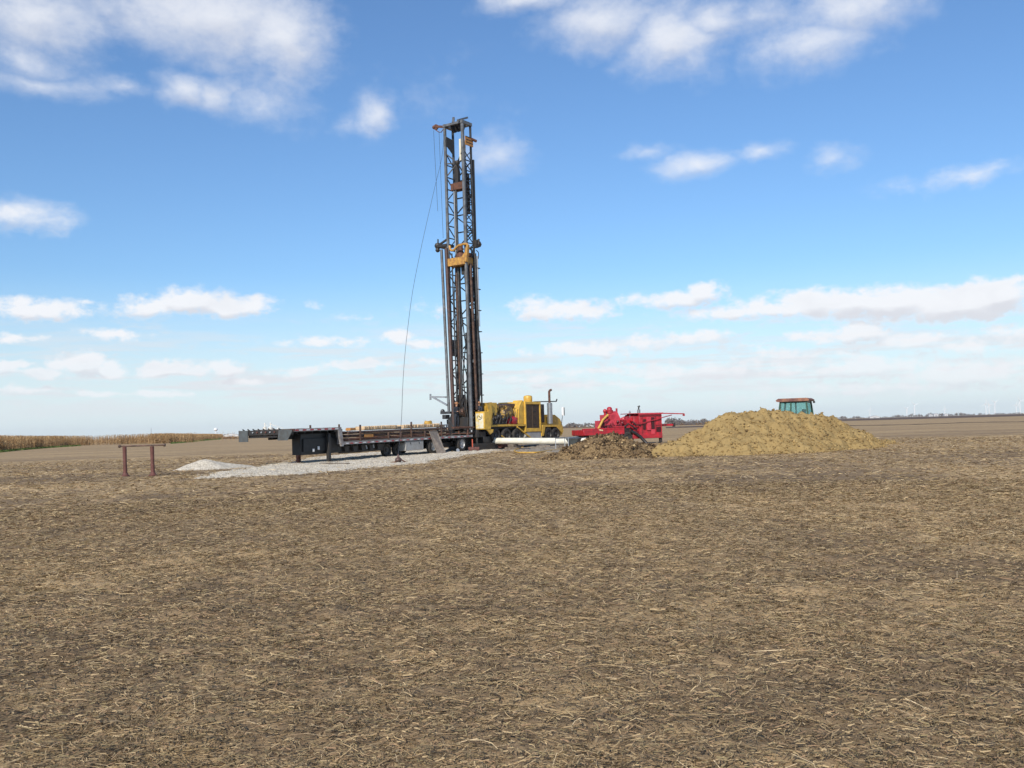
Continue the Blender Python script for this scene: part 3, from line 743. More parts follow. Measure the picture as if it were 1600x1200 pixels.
# crossbeam and grey plates at the very front, wider than the deck
b = MB(); b.box(-.22, -.02, -.1, 3.5, ZU-.3, ZU-.03); b.box(-.12, .0, .95, 2.95, ZU-.43, ZU-.303)
for k_ in range(8): b.tube((-.2, .6+k_*.36, ZU-.05), (-.2, .75+k_*.36, ZU+.035), .035, 7)
b.build('front_crossbeam', M_dark, tr)
q = MB(); q.prism([(-.2, ZU-.04), (-.2, ZU-.12), (.12, ZU-.58), (.78, ZU-.58), (.70, ZU-.04)], 'x', -.27, -.235); q.build('corner_plate', M_flap, tr)
q = MB(); q.prism([(2.85, ZU-.04), (2.85, ZU-.62), (3.5, ZU-.62), (3.5, ZU-.02)], 'x', -.27, -.235); q.build('corner_plate', M_flap, tr)
for k_ in range(6):
    q = MB(); q.lathe([(.045, -.04), (.05, 0), (.0, .001)], (-.24, 1.0+k_*.3, ZU-.14), 'x', 10); q.build('marker_lamp', M_galv if k_ % 2 else M_rustr, tr)
q = MB(); q.box(-.08, .02, -.14, .12, ZU-.12, ZU-.0); q.build('corner_lamp', M_rustr, tr)
# running gear
for px, rim in ((673.5, M_rim), (718.5, M_rim)):
    l = hit(T, px, 697, 'y', .18)
    wz = .47
    wheel(tr, (l.x, .12, wz), .50, .27, rim); wheel(tr, (l.x, 2.45, wz), .47, .27, rim)
    q = MB(); q.tube((l.x, .2, wz), (l.x, 2.4, wz), .07); q.box(l.x-.4, l.x+.4, .5, .62, wz, wz+.2); q.box(l.x-.4, l.x+.4, 2., 2.12, wz, wz+.2); q.build('axle', M_dark, tr)
    q = MB(); q.box(l.x+.62, l.x+.64, .0, .5, .2, ZL-.26); q.build('mud_flap', M_black, tr)
lw = hit(T, 675, 697, 'y', .18).x; lr = hit(T, 719, 697, 'y', .18).x
q = MB(); q.box(lw-.4, lr+.4, .55, .95, .30, .62); q.build('suspension_beam', M_dark, tr)
x0, x1, z0, z1 = prect(T, 634, 688, 662, 702, -.02)
z1 = ZL-.16
q = MB(); q.box(x0, x1, -.02, .62, z0-.02, z1); tb = q.build('toolbox', M_toolb, tr)
for xl in (x0+.45, x1-.5):
    q = MB(); q.box(xl, xl+.05, -.035, -.022, z1-.2, z1-.08); q.build('latch', M_dark, tb)
q = MB(); q.box(x0+.02, x1-.02, -.03, -.022, z1-.045, z1-.03); q.build('lid_seam', M_flap, tb)
q = MB()                                               # spare wheels and tank slung ahead of the toolbox
for px in (604, 621):
    l = hit(T, px, 703, 'y', .5)
    o_ = wheel(tr, (l.x, .55, .40), .40, .25, M_rimd); o_.name = 'spare_wheel'
q = MB(); q.lathe([(.02, -1.0), (.26, -.96), (.28, 0), (.26, .96), (.02, 1.0)], (tx(585), 1.3, .62), 'x', 16); q.build('air_tank', M_dark, tr)
for px, top in ((530, 666.5), (485, 667.5)):
    l = hit(T, px, 672, 'y', .1); q = MB(); q.box(l.x-.04, l.x+.04, .06, .14, ZU-.005, ZU+.16); q.build('stake', M_rustd, tr)
for px, hh_ in ((563, .92), (643, 1.0), (607, .42), (626, .4), (664, .4), (690, .95)):
    l = hit(T, px, 680, 'y', .02); q = MB(); q.box(l.x-.045, l.x+.045, -.03, .06, ZL+.002, ZL+hh_); q.build('stake', M_rustd, tr)
# rack frame at the tail of the deck
l0 = hit(T, 684, 660, 'y', .3).x; l1 = hit(T, 699, 660, 'y', .3).x
q = MB(); q.box(l0-.1, l1+.1, .3, .42, 1.72, 1.80); q.box(l0, l0+.1, .3, .42, ZL, 1.72); q.box(l1-.02, l1+.08, .3, .42, ZL, 1.72); q.build('headache_rack', M_galv, tr)
q = MB(); q.box(xE-2.2, xE+.4, .02, .14, ZL+.46, ZL+.56); q.box(xE-.5, xE-.38, .02, .14, ZL, ZL+.455); q.build('tail_rail', M_rust, tr)
q = MB(); q.lathe([(.07, -.03), (.06, -.05), (0, -.06)], (xE-.1, .0, ZL+.25), 'y', 12); q.build('tail_lamp', M_wht, tr)

# load on the trailer
grp_p = 'rusty drill pipes stacked lengthwise on the trailer'
x0p = xS+.35
pipe_specs = [(.13, .12, .085, 0, 10.8), (.36, .12, .09, .15, 11.0), (.60, .11, .085, .1, 10.4), (.2, .31, .08, .2, 10.9), (.42, .32, .085, .05, 10.6), (.68, .30, .085, .2, 10.8), (.98, .11, .09, .1, 11), (1.3, .11, .09, .2, 10.8), (1.0, .31, .09, .0, 10.5), (.14, .50, .085, .45, 10.2), (.40, .51, .08, .1, 10.9), (.66, .50, .085, .3, 10.6)]
lab_p = ['bottom rusty drill pipe nearest the trailer side rail', 'second rusty drill pipe in from the trailer side rail, bottom layer', 'third rusty drill pipe from the trailer side rail, bottom layer',
 'upper rusty drill pipe lying just inside the trailer stakes', 'second pipe of the upper layer on the trailer, dark rusty brown', 'third pipe of the upper layer on the trailer, rusty brown', 'fourth bottom pipe, deep inside the trailer stack', 'farthest bottom pipe of the trailer stack', 'farthest upper pipe of the trailer stack', 'topmost rusty drill pipe nearest the viewer, right under the timber slabs', 'middle pipe of the top layer, under the pale timber slabs', 'innermost pipe of the top layer, under the pale timber slabs']
for (y, z, r, dx, L), lb in zip(pipe_specs, lab_p):
    L = min(L, xE-x0p-.3)
    pt = thing('drill_pipe', lb, 'pipe', T @ Matrix.Translation((x0p+dx, y, ZL+z)), group=grp_p)
    q = MB(); q.lathe([(r*.62, 0), (r, 0), (r, .35), (r*.82, .42), (r*.82, L-.45), (r, L-.38), (r, L), (r*.62, L)], (0, 0, 0), 'x', 14); q.build('pipe_body', random.choice([M_rustd, M_rust, M_rustd]), pt)
    q = MB(); q.lathe([(r*.5, L+.12), (r*.58, L), ], (0, 0, 0), 'x', 12); q.build('threaded_end', M_dark, pt)
for (pa, pb, lb) in ((566, 620, 'pale ridged timber slab lying on the drill pipes, nearer the trailer step'), (628, 686, 'pale ridged timber slab lying on the drill pipes, nearer the mast')):
    xa_ = hit(T, pa, 667, 'y', .35).x; xb_ = hit(T, pb, 667, 'y', .35).x
    q = MB(); n_ = int((xb_-xa_)/.16)
    for i in range(n_):
        h_ = .19+random.uniform(-.02, .02); oy = random.uniform(-.03, .03); q.box(xa_+i*.16, xa_+i*.16+.115, .2+oy, .9+oy, ZL+.64, ZL+.64+h_)
    q.box(xa_, xa_+n_*.16, .25, .85, ZL+.60, ZL+.638)
    o = q.build('timber_slab', M_wood, None); o.matrix_world = T; tag(o, lb, 'timber', 'pale timber slabs on the trailer load')
for (px, w_, z_, yy, mt_, nm_, lb_) in ((552, .5, .64, .1, 'M_orange', 'crate', 'small rusty orange crate on the pipe stack near the trailer step'), (625, .35, .62, .15, 'M_woodd', 'wood_block', 'weathered wood block on the pipes between the two timber slabs'), (693, .4, .62, .15, 'M_plank', 'wood_block', 'grey wood block on the pipes near the tail rack of the trailer')):
    l = hit(T, px, 680, 'y', yy); q = MB(); q.box(l.x-w_/2, l.x+w_/2, yy, yy+.35, ZL+z_-.03, ZL+z_+.1); q.box(l.x-w_/2+.03, l.x+w_/2-.03, yy+.03, yy+.32, ZL+z_+.102, ZL+z_+.13); o = q.build(nm_, eval(mt_), None); o.matrix_world = T; tag(o, lb_, 'block' if 'block' in nm_ else 'crate')
for px in (590, 615, 650, 676):
    l = hit(T, px, 684, 'y', -.0); q = MB(); q.box(l.x-.06, l.x+.06, -.02, 1.5, ZL+.195, ZL+.222); q.box(l.x-.06, l.x+.06, -.02, 1.2, ZL+.395, ZL+.42); q.build('dunnage_bar', M_rust, tr)
l = hit(T, 669, 663, 'y', .6)
q = MB()
for k_ in range(5):
    rr_ = .30-.02*k_; q.path([(l.x+rr_*math.cos(a)*1.1, .6+rr_*math.sin(a)*.8, ZL+.80+.05*k_+.02*math.sin(a*2+k_)) for a in np.linspace(0, 2*math.pi, 22, endpoint=False)], .03, 7, True)
o = q.build('hose_coil', M_hose, None); o.matrix_world = T; tag(o, 'coil of orange yellow hose on top of the pale timber slab', 'hose')
q = MB(); l = hit(T, 575, 677, 'y', -.0)
q.box(l.x-.3, l.x+.5, .0, .03, ZL+.2, ZL+.36); o = q.build('orange_placard', M_orange, tr); o.name = 'side_placard'

# plank and shovel leaning on the trailer
def quadslab(name, pts3, th, nrm, mat):
    q = MB(); n = Vector(nrm).normalized()*th; q.add([p for p in pts3]+[Vector(p)+n for p in pts3], [(3,2,1,0),(4,5,6,7),(0,1,5,4),(1,2,6,5),(2,3,7,6),(3,0,4,7)]); return q.build(name, mat, None, False)
def tW(x, y, z): return T @ Vector((x, y, z))
p_t0 = hit(T, 671, 674, 'y', -.07); p_t1 = hit(T, 683.5, 674, 'y', -.07)
p_b0 = T.inverted() @ G(684, 709.5); p_b1 = T.inverted() @ G(697.5, 708.8)
o = quadslab('plank', [T @ p_t0, T @ p_t1, T @ p_b1, T @ p_b0], .05, (T.to_3x3() @ Vector((0, 1, .2))), M_plank)
tag(o, 'wide grey brown plank leaning on the trailer side between its wheels', 'plank')
s0 = T @ hit(T, 699, 670, 'y', -.06); s1 = G(713, 704.5); s1.z += .12; s2 = G(716, 707)
sh = thing('shovel', 'long-handled shovel leaning on the trailer beside the rear wheel', 'shovel', loc=s2)
q = MB(); q.tube(s0-s2, s1-s2, .022); q.build('handle', M_wood, sh)
q = MB(); d_ = (s2-s1); q.prism([(-.10, .0), (-.11, .2), (-.03, .27), (.03, .27), (.11, .2), (.10, .0), (0, -.07)], 'y', -.006, .006); o = q.build('blade', M_galv, sh); o.location = (0, 0, .02); o.rotation_euler = (R(-30), 0, R(20))

# ------------------------------------------------------------------ drill rig
RZ = at(722, 665, 65.2); R0 = frame((RZ.x, RZ.y, 0), 35)
c0 = R0 @ Vector((.47, 0, 0)); RG = frame((c0.x, c0.y, gz(c0.x, c0.y)), 35)
rig = thing('drill_rig', 'yellow truck-mounted drilling rig with a tall grey lattice mast raised', 'drilling rig', RG)
LEAN = Matrix.Rotation(R(-.22), 4, RG.inverted().to_3x3() @ Vector((0, 1, 0)))
MM = RG @ LEAN
def mz(py, ly=-.8, px=728): return hit(MM, px, py, 'y', ly).z
HX, HY = .45, .78
zt = mz(190, -.78, 722); zb = 1.15
q = MB(); 
# lattice bracing on three sides, open toward the hole side
def lattice(q, a, b_, z0, z1, n, r, cross=False):
    for i in range(n):
        za = z0+(z1-z0)*i/n; zc = z0+(z1-z0)*(i+1)/n
        q.bar((a[0], a[1], za), (b_[0], b_[1], za), r*1.2)
        if cross or i % 2 == 0: q.bar((a[0], a[1], za), (b_[0], b_[1], zc), r)
        if cross or i % 2 == 1: q.bar((b_[0], b_[1], za), (a[0], a[1], zc), r)
lattice(q, (HX, HY), (HX, -HY), 2.0, zt-2.6, 15, .065)
lattice(q, (-HX, -HY), (HX, -HY), 2.0, zt-1.9, 26, .05, True)
lattice(q, (-HX, HY), (HX, HY), 2.0, zt-1.9, 22, .055)
mast = q.build('mast', M_mast, rig, False); mast.matrix_local = LEAN
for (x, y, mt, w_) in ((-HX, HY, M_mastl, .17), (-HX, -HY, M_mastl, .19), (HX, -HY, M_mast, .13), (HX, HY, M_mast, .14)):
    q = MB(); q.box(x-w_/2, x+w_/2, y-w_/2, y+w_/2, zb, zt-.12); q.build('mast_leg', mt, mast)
q = MB()                                               # crown
for y in (HY, -HY): q.box(-HX-.12, HX+.12, y-.1, y+.1, zt-.12+.003, zt+.12)
q.box(-HX-.1, -HX+.1, -HY+.1, HY-.1, zt-.08, zt+.10); q.box(HX-.1, HX+.1, -HY+.1, HY-.1, zt-.08, zt+.10)
q.bar((-HX-.3, -HY+.15, zt+.05), (HX+.1, -HY+.3, zt+.6), .13); q.bar((-.35, .1, zt+.12), (.05, .35, zt+.62), .16)
q.build('crown_frame', M_mastl, mast)
q = MB()
for y in (.3, -.05, -.35): q.lathe([(.06, -.05), (.34, -.05), (.30, 0), (.34, .05), (.06, .05)], (0, y, zt-.12), 'y', 20)
q.build('crown_sheave', M_dark, mast)
hA = hit(MM, 677, 199, 'x', -HX); hA2 = hit(MM, 684, 203, 'x', -HX)
q = MB(); q.bar((-HX, HY, zt-.05), (-HX, hA.y-.3, hA.z), .15); q.lathe([(.04, -.05), (.2, -.05), (.17, 0), (.2, .05), (.04, .05)], (-HX, hA.y-.25, hA.z-.04), 'x', 14)
q.ball((-HX, hA.y-.08, hA.z-.02), .15, 8); q.path([(-HX, hA.y-.05, hA.z-.1), (-HX, hA2.y-.1, hA.z-.45), (-HX, hA2.y-.3, hA.z-.5), (-HX, HY+.1, hA.z-.3)], .03); q.build('jib_arm', M_rust, mast)
pz = lambda py, y=HY, px=700: hit(MM, px, py, 'y', y).z
zg0, zg1 = pz(216), pz(238)
q = MB(); q.prism([(-HX+.02, zg0), (HX-.02, zg0-.1), (HX-.02, zg1-.25), (-HX+.02, zg1+.35)], 'y', HY-.13, HY-.10); q.build('gusset_plate', M_dark, mast)
a = hit(MM, 716.5, 217, 'x', -HX+.1); b_ = hit(MM, 720.5, 250, 'x', -HX+.1)
q = MB(); q.box(-HX+.12, HX-.2, b_.y+.02, a.y, b_.z, a.z); q.build('cream_panel', M_cream, mast)
a = hit(MM, 726, 212, 'y', -HY-.1); b_ = hit(MM, 735, 229, 'y', -HY-.1)
q = MB(); q.box(-HX+.12, HX+.1, -HY-.14, -HY-.10, b_.z, a.z); bnr = q.build('mast_banner', M_orange, mast)
q = MB()
for k_ in range(3): q.box(-HX+.15, HX+.07, -HY-.15, -HY-.142, b_.z+.18+k_*.2, b_.z+.23+k_*.2)
q.build('stripe', M_dark, bnr)
q = MB(); q.bar((HX-.1, -HY-.1, a.z-.05), (HX+.35, -HY-.25, a.z-.16), .14); q.build('banner_arm', M_rust, mast)
zc = mz(252, 0, 710)
q = MB()
for (s0_, s1_) in (((-HX, HY), (0, .1)), ((-HX, -HY), (0, .1))):
    for dz in (.7, -.05, -1.0): q.bar((s0_[0], s0_[1], zc+dz), (s1_[0], s1_[1], zc), .07)
q.ball((0, .1, zc), .2, 8); q.build('guide_spider', M_dark, mast)
# travelling block and feed rods
zblk0, zblk1 = mz(285, 0, 712), mz(296, 0, 712)
q = MB(); q.box(-.32, .3, -.62, .52, zblk1, zblk0); q.build('travelling_block', M_rust, mast)
q = MB(); q.prism([(.25, zblk0), (.32, zblk0+.9), (.2, zblk0+1.5), (.1, zblk0+1.5), (-.02, zblk0+.8), (.0, zblk0)], 'x', -.1, .15); q.prism([(-.62, zblk0), (-.62, zblk0+1.), (-.5, zblk0+1.4), (-.4, zblk0+.9), (-.4, zblk0)], 'x', -.1, .15); q.build('block_cheek', M_dark, mast)
zyh = mz(378, 0, 712)
for y in (.30, -.55):
    q = MB(); q.tube((-.2, y, zyh-1.5), (-.2, y, zblk1), .055); q.build('feed_rod', M_steel, mast)
    q = MB(); q.tube((-.2, y-.16, 3.4), (-.2, y-.16, zblk1), .085 if y > 0 else .05); q.build('feed_cylinder', M_mast, mast)
# carousel heads either side
for (px, py, sgn, ww) in ((686, 384, 1, .5), (746, 381, -1, .35)):
    if sgn > 0:
        h_ = hit(MM, px, py, 'x', -HX+.1); q = MB(); q.box(-HX-.12, HX-.2, HY, h_.y, h_.z-.18, h_.z+.02); q.ball((-HX+.1, h_.y+.1, h_.z-.0), .25, 8); q.ball((-HX, h_.y+.05, h_.z-.32), .17, 8); q.tube((-HX, h_.y, h_.z), (-HX, h_.y, h_.z+.45), .05)
        q.bar((-HX, HY, h_.z+.35), (-HX, h_.y, h_.z), .12)
    else:
        h_ = hit(MM, px, py, 'y', -HY-.2); q = MB(); q.box(HX-.1, h_.x, -HY-.3, -HY-.05, h_.z-.3, h_.z+.25); q.ball((h_.x+.1, -HY-.2, h_.z-.02), .24, 8); q.tube((h_.x+.1, -HY-.2, h_.z), (h_.x+.15, -HY-.2, h_.z+.35), .08)
    q.build('pipe_gripper', M_dark, mast)
# long pipes held along the mast
def mpipe(pts, r, mt, name='standpipe'):
    q = MB(); q.path(pts, r, 10); return q.build(name, mt, mast)
def mline(px0, py0, px1, py1, r, mt, ax='x', val=-HX-.12, name='standpipe'):
    a = hit(MM, px0, py0, ax, val); b_ = hit(MM, px1, py1, ax, val); return mpipe([a, b_], r, mt, name)
mline(689.8, 390, 701.5, 643, .10, M_mastl)
mline(697.2, 388, 709.5, 672, .13, M_rustp, val=-HX-.17)
mline(706, 396, 714.5, 640, .05, M_mast)
mline(712.5, 400, 721, 690, .105, M_rustd, val=-.1, name='drill_string')
mline(717.5, 405, 723, 560, .05, M_galv, val=0)
mline(727.5, 398, 737, 667, .11, M_mastl, val=-HX-.14)
mline(735, 412, 745, 640, .10, M_rustd, 'y', -HY-.12)
mline(742.3, 396, 750.5, 618, .085, M_mast, 'y', -HY-.22)
mline(745.6, 400, 749.2, 510, .05, M_galv, 'y', -HY-.3)
mline(739, 250, 742.5, 380, .10, M_dark, 'y', -HY+.05)
for py in range(420, 640, 33):
    a = hit(MM, 746+ (py-420)*.03, py, 'y', -HY-.22); q = MB(); q.box(a.x-.14, a.x+.14, -HY-.36, -HY, a.z, a.z+.06); q.build('pipe_clamp', M_dark, mast)
# hoses drooping down the mast
def mhose(pp, val, r=.035, ax='x'):
    pts = [hit(MM, px, py, ax, val) for px, py in pp]
    out = []
    for i in range(len(pts)-1):
        p0 = pts[max(i-1, 0)]; p1 = pts[i]; p2 = pts[i+1]; p3 = pts[min(i+2, len(pts)-1)]
        for s in np.linspace(0, 1, 7, endpoint=False):
            out.append(.5*((2*p1)+(p2-p0)*s+(2*p0-5*p1+4*p2-p3)*s*s+(3*p1-p0-3*p2+p3)*s**3))
    out.append(pts[-1]); q = MB(); q.path(out, r, 7); return q.build('hydraulic_hose', M_hosek, mast)
mhose([(722, 400), (727, 440), (731, 500), (727, 545), (724, 590), (730, 640)], -.2, .045)
mhose([(719, 410), (720, 470), (725, 520), (732, 570), (731, 620), (737, 650)], -.1, .04)
mhose([(724, 500), (719, 530), (723, 560), (731, 600), (729, 650)], 0, .035)
mhose([(736, 385), (740, 430), (739, 480), (743, 530), (741, 580), (747, 640)], -HY-.05, .05, 'y')
mhose([(744, 391), (747.5, 395), (747, 404), (742, 408)], -HY-.2, .03, 'y')
mhose([(742, 420), (737, 460), (741, 510), (737, 560), (745, 600), (750, 650)], -HY+.1, .05, 'y')
mhose([(745, 500), (750, 545), (752, 590), (753, 630), (755, 648)], -HY-.25, .06, 'y')
for k_ in range(9):
    r9 = random.Random(k_); y0 = 400+k_*24; b0_ = 718+r9.uniform(-12, 14); 
    mhose([(b0_+(yy-400)*.03+r9.uniform(-3.5, 3.5), yy) for yy in np.linspace(y0, y0+r9.uniform(90, 190), 5)], r9.uniform(-.1, .3), r9.uniform(.03, .055))
for k_ in range(5):
    r9 = random.Random(50+k_); y0 = 270+k_*60
    mhose([(738+(yy-270)*.026+r9.uniform(-3, 3), yy) for yy in np.linspace(y0, y0+r9.uniform(80, 140), 5)], -HY+r9.uniform(0, .2), r9.uniform(.03, .05), 'y')
mhose([(705, 520), (707, 545), (712, 556), (716, 540), (716, 500)], .1, .05)
q = MB(); a = hit(MM, 704, 530, 'x', .2); b_ = hit(MM, 716, 556, 'x', .2); q.prism([(a.y, a.z), (a.y, b_.z+.5), (a.y-.25, b_.z), (b_.y+.05, b_.z+.1), (b_.y, a.z-.2)], 'x', .1, .3); q.build('hose_reel_plate', M_dark, mast)
# dark carrier pieces on the hidden side
for py0, py1 in ((268, 330), (400, 470), (480, 560), (565, 640)):
    za, zb_ = mz(py0), mz(py1); q = MB(); q.box(HX-.3, HX-.08, -HY+.12, -HY+.32, zb_, za); q.build('pull_down_chain_guard', M_dark, mast)
# yellow top drive (rotary head)
tdz = lambda py: mz(py, -.5, 720)
def tp(px, py, v=-HX-.25): return hit(MM, px, py, 'x', v)
q = MB(); a = tp(700, 405); b_ = tp(727, 413); q.box(-HX-.32, .2, b_.y, a.y, b_.z+.02, a.z+.02)
q.prism([(tp(722, 408).y, tp(722, 408).z), (tp(729.5, 404).y, tp(729.5, 408).z-.05), (tp(731, 395).y, tp(731, 395).z), (tp(732, 382).y, tp(732, 383).z), (tp(730, 381).y, tp(730, 381).z), (tp(727.5, 394).y, tp(727.5, 394).z), (tp(722, 402).y, tp(722, 402).z)], 'x', -HX-.34, -HX-.12)
q.path([tp(731, 384), tp(729.5, 381.3), tp(726, 381), tp(717, 383.5), tp(713, 386.5), tp(709, 391), tp(705, 391.5), tp(703.3, 388.5), tp(702.5, 384)], .085, 8)
td = q.build('rotary_head', pbr('worn_orange_yellow', (.6,.33,.06), .5, 0, .4, 4, (.3,.15,.05), amount=.6), rig); td.matrix_local = LEAN
q = MB(); a = tp(712, 404, -HX-.1); q.lathe([(.05, -.1), (.3, -.05), (.34, .3), (.2, .55), (.18, .95), (.05, 1.1)], (-.12, a.y-.1, a.z), 'z', 14); q.box(-.35, .15, a.y-.9, a.y+.1, a.z-.05, a.z+.35); o = q.build('drive_motor', M_rust, td)
q = MB(); a = tp(719, 411, -.2); q.lathe([(.0, -.75), (.12, -.7), (.14, 0), (.2, .02), (.2, .2)], (-.1, tp(713, 411).y-.1, a.z-.1), 'z', 12); q.build('spindle', M_dark, td)
# winch line and tag lines (part of the rig)
def cable(p, q_, sag, r=.012, n=26):
    out = []
    for i in range(n+1):
        s = i/n; v = Vector(p)*(1-s)+Vector(q_)*s; v = v+Vector((0, 0, -sag*4*s*(1-s))); out.append(v)
    return out
RGi = RG.inverted()
ctop = hit(MM, 690.5, 245, 'x', -HX); ball_p = G(622.5, 724)
pw = MM @ ctop; bw = ball_p+Vector((0, 0, .42))
pts = []
for i in range(41):                    # nearly straight at the top, hanging plumb lower down
    s = i/40; p = pw.lerp(bw, s)
    want = [(0, 690.5, 245), (.19, 672, 328), (.34, 657, 393), (.46, 646, 450), (.6, 637, 515), (.72, 631.5, 565), (.86, 627.5, 640), (1, 622.8, 712)]
    pts.append(p)
wl = [(694, 205), (690.5, 245), (679.5, 292), (664, 360), (653, 412), (644, 460), (636.5, 518), (631.8, 565), (629, 610), (627.3, 655)]
pts = []
for i, (px, py) in enumerate(wl):
    s = i/(len(wl)); Dd = pw.y*(1-s)+bw.y*s; pts.append(RGi @ at(px, py, Dd))
pts.append(RGi @ bw)
fine_ = []
for i in range(len(pts)-1):
    p0 = pts[max(i-1, 0)]; p1 = pts[i]; p2 = pts[i+1]; p3 = pts[min(i+2, len(pts)-1)]
    for s in np.linspace(0, 1, 6, endpoint=False): fine_.append(.5*((2*p1)+(p2-p0)*s+(2*p0-5*p1+4*p2-p3)*s*s+(3*p1-p0-3*p2+p3)*s**3))
fine_.append(pts[-1])
q = MB(); q.path(fine_, .011, 6); q.build('winch_line', M_mast, rig)
for (px, py, px2, py2) in ((677.5, 204, 684, 330), (686, 206, 692.5, 372)):
    a = hit(RG, px, py, 'x', -HX-.1); b_ = hit(RG, px2, py2, 'x', -HX-.1)
    q = MB(); q.path(cable(a, b_, .05), .012, 6); q.build('tag_line', M_dark, rig)
# ---- mast foot, jacks, rear platform
q = MB(); q.box(-.75, .9, -1.0, 1.1, .9, 1.3); q.box(-.5, .6, -.55, 1.0, 1.32, 2.3); q.box(-.2, .5, -.3, .85, 2.32, 3.1)
q.prism([(1.0, 1.35), (1.0, 2.0), (.6, 2.9), (.45, 2.9), (.45, 1.35)], 'x', -.72, -.5)
q.box(-.2, .35, .25, .72, 2.32, 3.9); q.box(-.05, .4, -.7, -.2, 2.32, 3.7); q.box(.1, .4, -.19, .24, 3.1, 3.5)
for i in range(9): q.path([(-.45, -.5+i*.14, 2.3), (-.55-.05*(i%3), -.45+i*.13, 2.9+.12*(i%4)), (-.3, -.3+i*.08, 3.5+.1*(i%3))], .035, 6)
q.build('mast_foot', M_dark, rig)
q = MB(); q.lathe([(.3, -.35), (.3, .35)], (-.3, .1, 2.7), 'y', 16); q.lathe([(.42, .35), (.42, .4)], (-.3, .1, 2.7), 'y', 16); q.lathe([(.42, -.4), (.42, -.35)], (-.3, .1, 2.7), 'y', 16); q.build('winch_drum', M_rustd, rig)
for (x, y, jh) in ((-.35, -1.15, 1.45), (-.35, 1.25, 2.2)):
    q = MB(); q.box(x-.12, x+.12, y-.12, y+.12, .9, jh); q.tube((x, y, .12), (x, y, 1.0), .08); q.lathe([(.3, 0), (.3, .06), (.1, .14)], (x, y, .02), 'z', 14); q.build('jack', M_dark, rig)
a = hit(RG, 672.5, 620, 'x', -HX-.2); b_ = hit(RG, 697, 620.5, 'x', -HX-.2); c_ = hit(RG, 698.5, 633, 'x', -HX-.2)
q = MB(); q.bar(a, b_, .12); q.bar((a.x, a.y-.2, a.z-.03), c_, .11); q.bar((a.x, a.y, a.z-.22), (a.x, a.y, a.z+.2), .1); q.build('loading_arm', M_galv, rig)
a = hit(RG, 697, 648, 'x', -HX-.25)
q = MB(); q.box(a.x-.2, a.x+.3, a.y-.1, a.y+.2, a.z-.3, a.z-.0); q.box(a.x-.1, a.x+.2, a.y-.4, a.y+.45, a.z+.05, a.z+.22); q.ball((a.x, a.y+.3, a.z+.25), .16, 8); q.box(a.x, a.x+.3, a.y-.55, a.y-.15, a.z-1.0, a.z-.3)
q.bar((a.x, a.y-.2, a.z-.3), (a.x, a.y-.8, a.z-1.0), .1); q.build('breakout_wrench', M_mast, rig)
a = hit(RG, 706, 668, 'x', -.9); b_ = hit(RG, 735, 668, 'x', -.9)
q = MB(); q.box(-.95, -.85, b_.y, a.y, a.z-.05, a.z+.04); q.box(-.93, -.2, b_.y, a.y, a.z-.45, a.z-.4); q.box(-.93, -.87, -.1, .0, a.z-.4, a.z-.05); q.build('rear_platform', M_rust, rig)
# ---- control console, rear near corner
x0c, = (-.05,)
a = hit(RG, 742.3, 643.5, 'x', x0c); b_ = hit(RG, 757.3, 672, 'x', x0c)
xc1 = hit(RG, 767, 655, 'y', b_.y).x
q = MB(); q.box(x0c, xc1, b_.y, a.y, b_.z+.05, a.z); con = q.build('control_console', M_yel, rig)
q = MB(); q.box(x0c-.02, x0c-.003, b_.y+.08, a.y-.06, b_.z+.12, a.z-.12); q.build('console_panel', M_yelp, con)
q = MB(); q.box(x0c-.03, x0c-.022, (a.y+b_.y)/2-.0, (a.y+b_.y)/2+.16, a.z-.42, a.z-.36)
zc_ = a.z-.36; yc_ = (a.y+b_.y)/2
q2 = MB(); q2.path([(x0c-.035, yc_+.2*math.cos(t_), zc_+.17*math.sin(t_)) for t_ in np.linspace(R(150), R(290), 10)], .016, 6); q2.path([(x0c-.035, yc_+.2*math.cos(t_), zc_+.17*math.sin(t_)) for t_ in np.linspace(R(330), R(390), 6)], .016, 6); q2.bar((x0c-.035, yc_-.1, zc_-.06), (x0c-.035, yc_+.08, zc_+.08), .03)
q2.build('console_emblem', M_dark, con)
q = MB()
for i in range(5): q.tube((x0c+.12, b_.y+.12+i*.12, a.z), (x0c+.08, b_.y+.12+i*.12, a.z+.14), .018)
q.build('control_lever', M_dark, con)
q = MB(); q.prism([(x0c+.1, b_.z+.04), (xc1+.3, b_.z+.04), (xc1+.25, b_.z-.15), (xc1-.05, b_.z-.3), (x0c+.35, b_.z-.02)], 'y', b_.y+.02, b_.y+.1); q.build('console_bracket', M_yel, con)
# ---- carrier chassis
NY = -1.22
def PB(px0, py0, px1, py1, y0=NY, y1=None, q=None):
    """box on the near side from its rows and columns"""
    x0, x1, z0, z1 = prect(RG, px0, py1, px1, py0, y0) if False else prect(RG, px0, py0, px1, py1, y0)
    q = q or MB(); q.box(x0, x1, y0, y1, z0, z1); return q
bed0 = hit(RG, 768, 663.8, 'y', NY); bed1 = hit(RG, 822, 666, 'y', NY); xn = hit(RG, 877, 668, 'y', NY).x
zbed = bed0.z
q = MB(); q.box(bed0.x-.3, bed1.x, NY, -NY, zbed-.14, zbed); q.build('deck', M_yel, rig)
q = MB(); q.box(.6, xn-.3, -.5, -.36, zbed-.55, zbed-.143); q.box(.6, xn-.3, .36, .5, zbed-.55, zbed-.143); q.box(bed0.x-.2, bed1.x+.2, NY+.15, -NY-.15, zbed-.28, zbed-.145); q.build('chassis', M_black, rig)
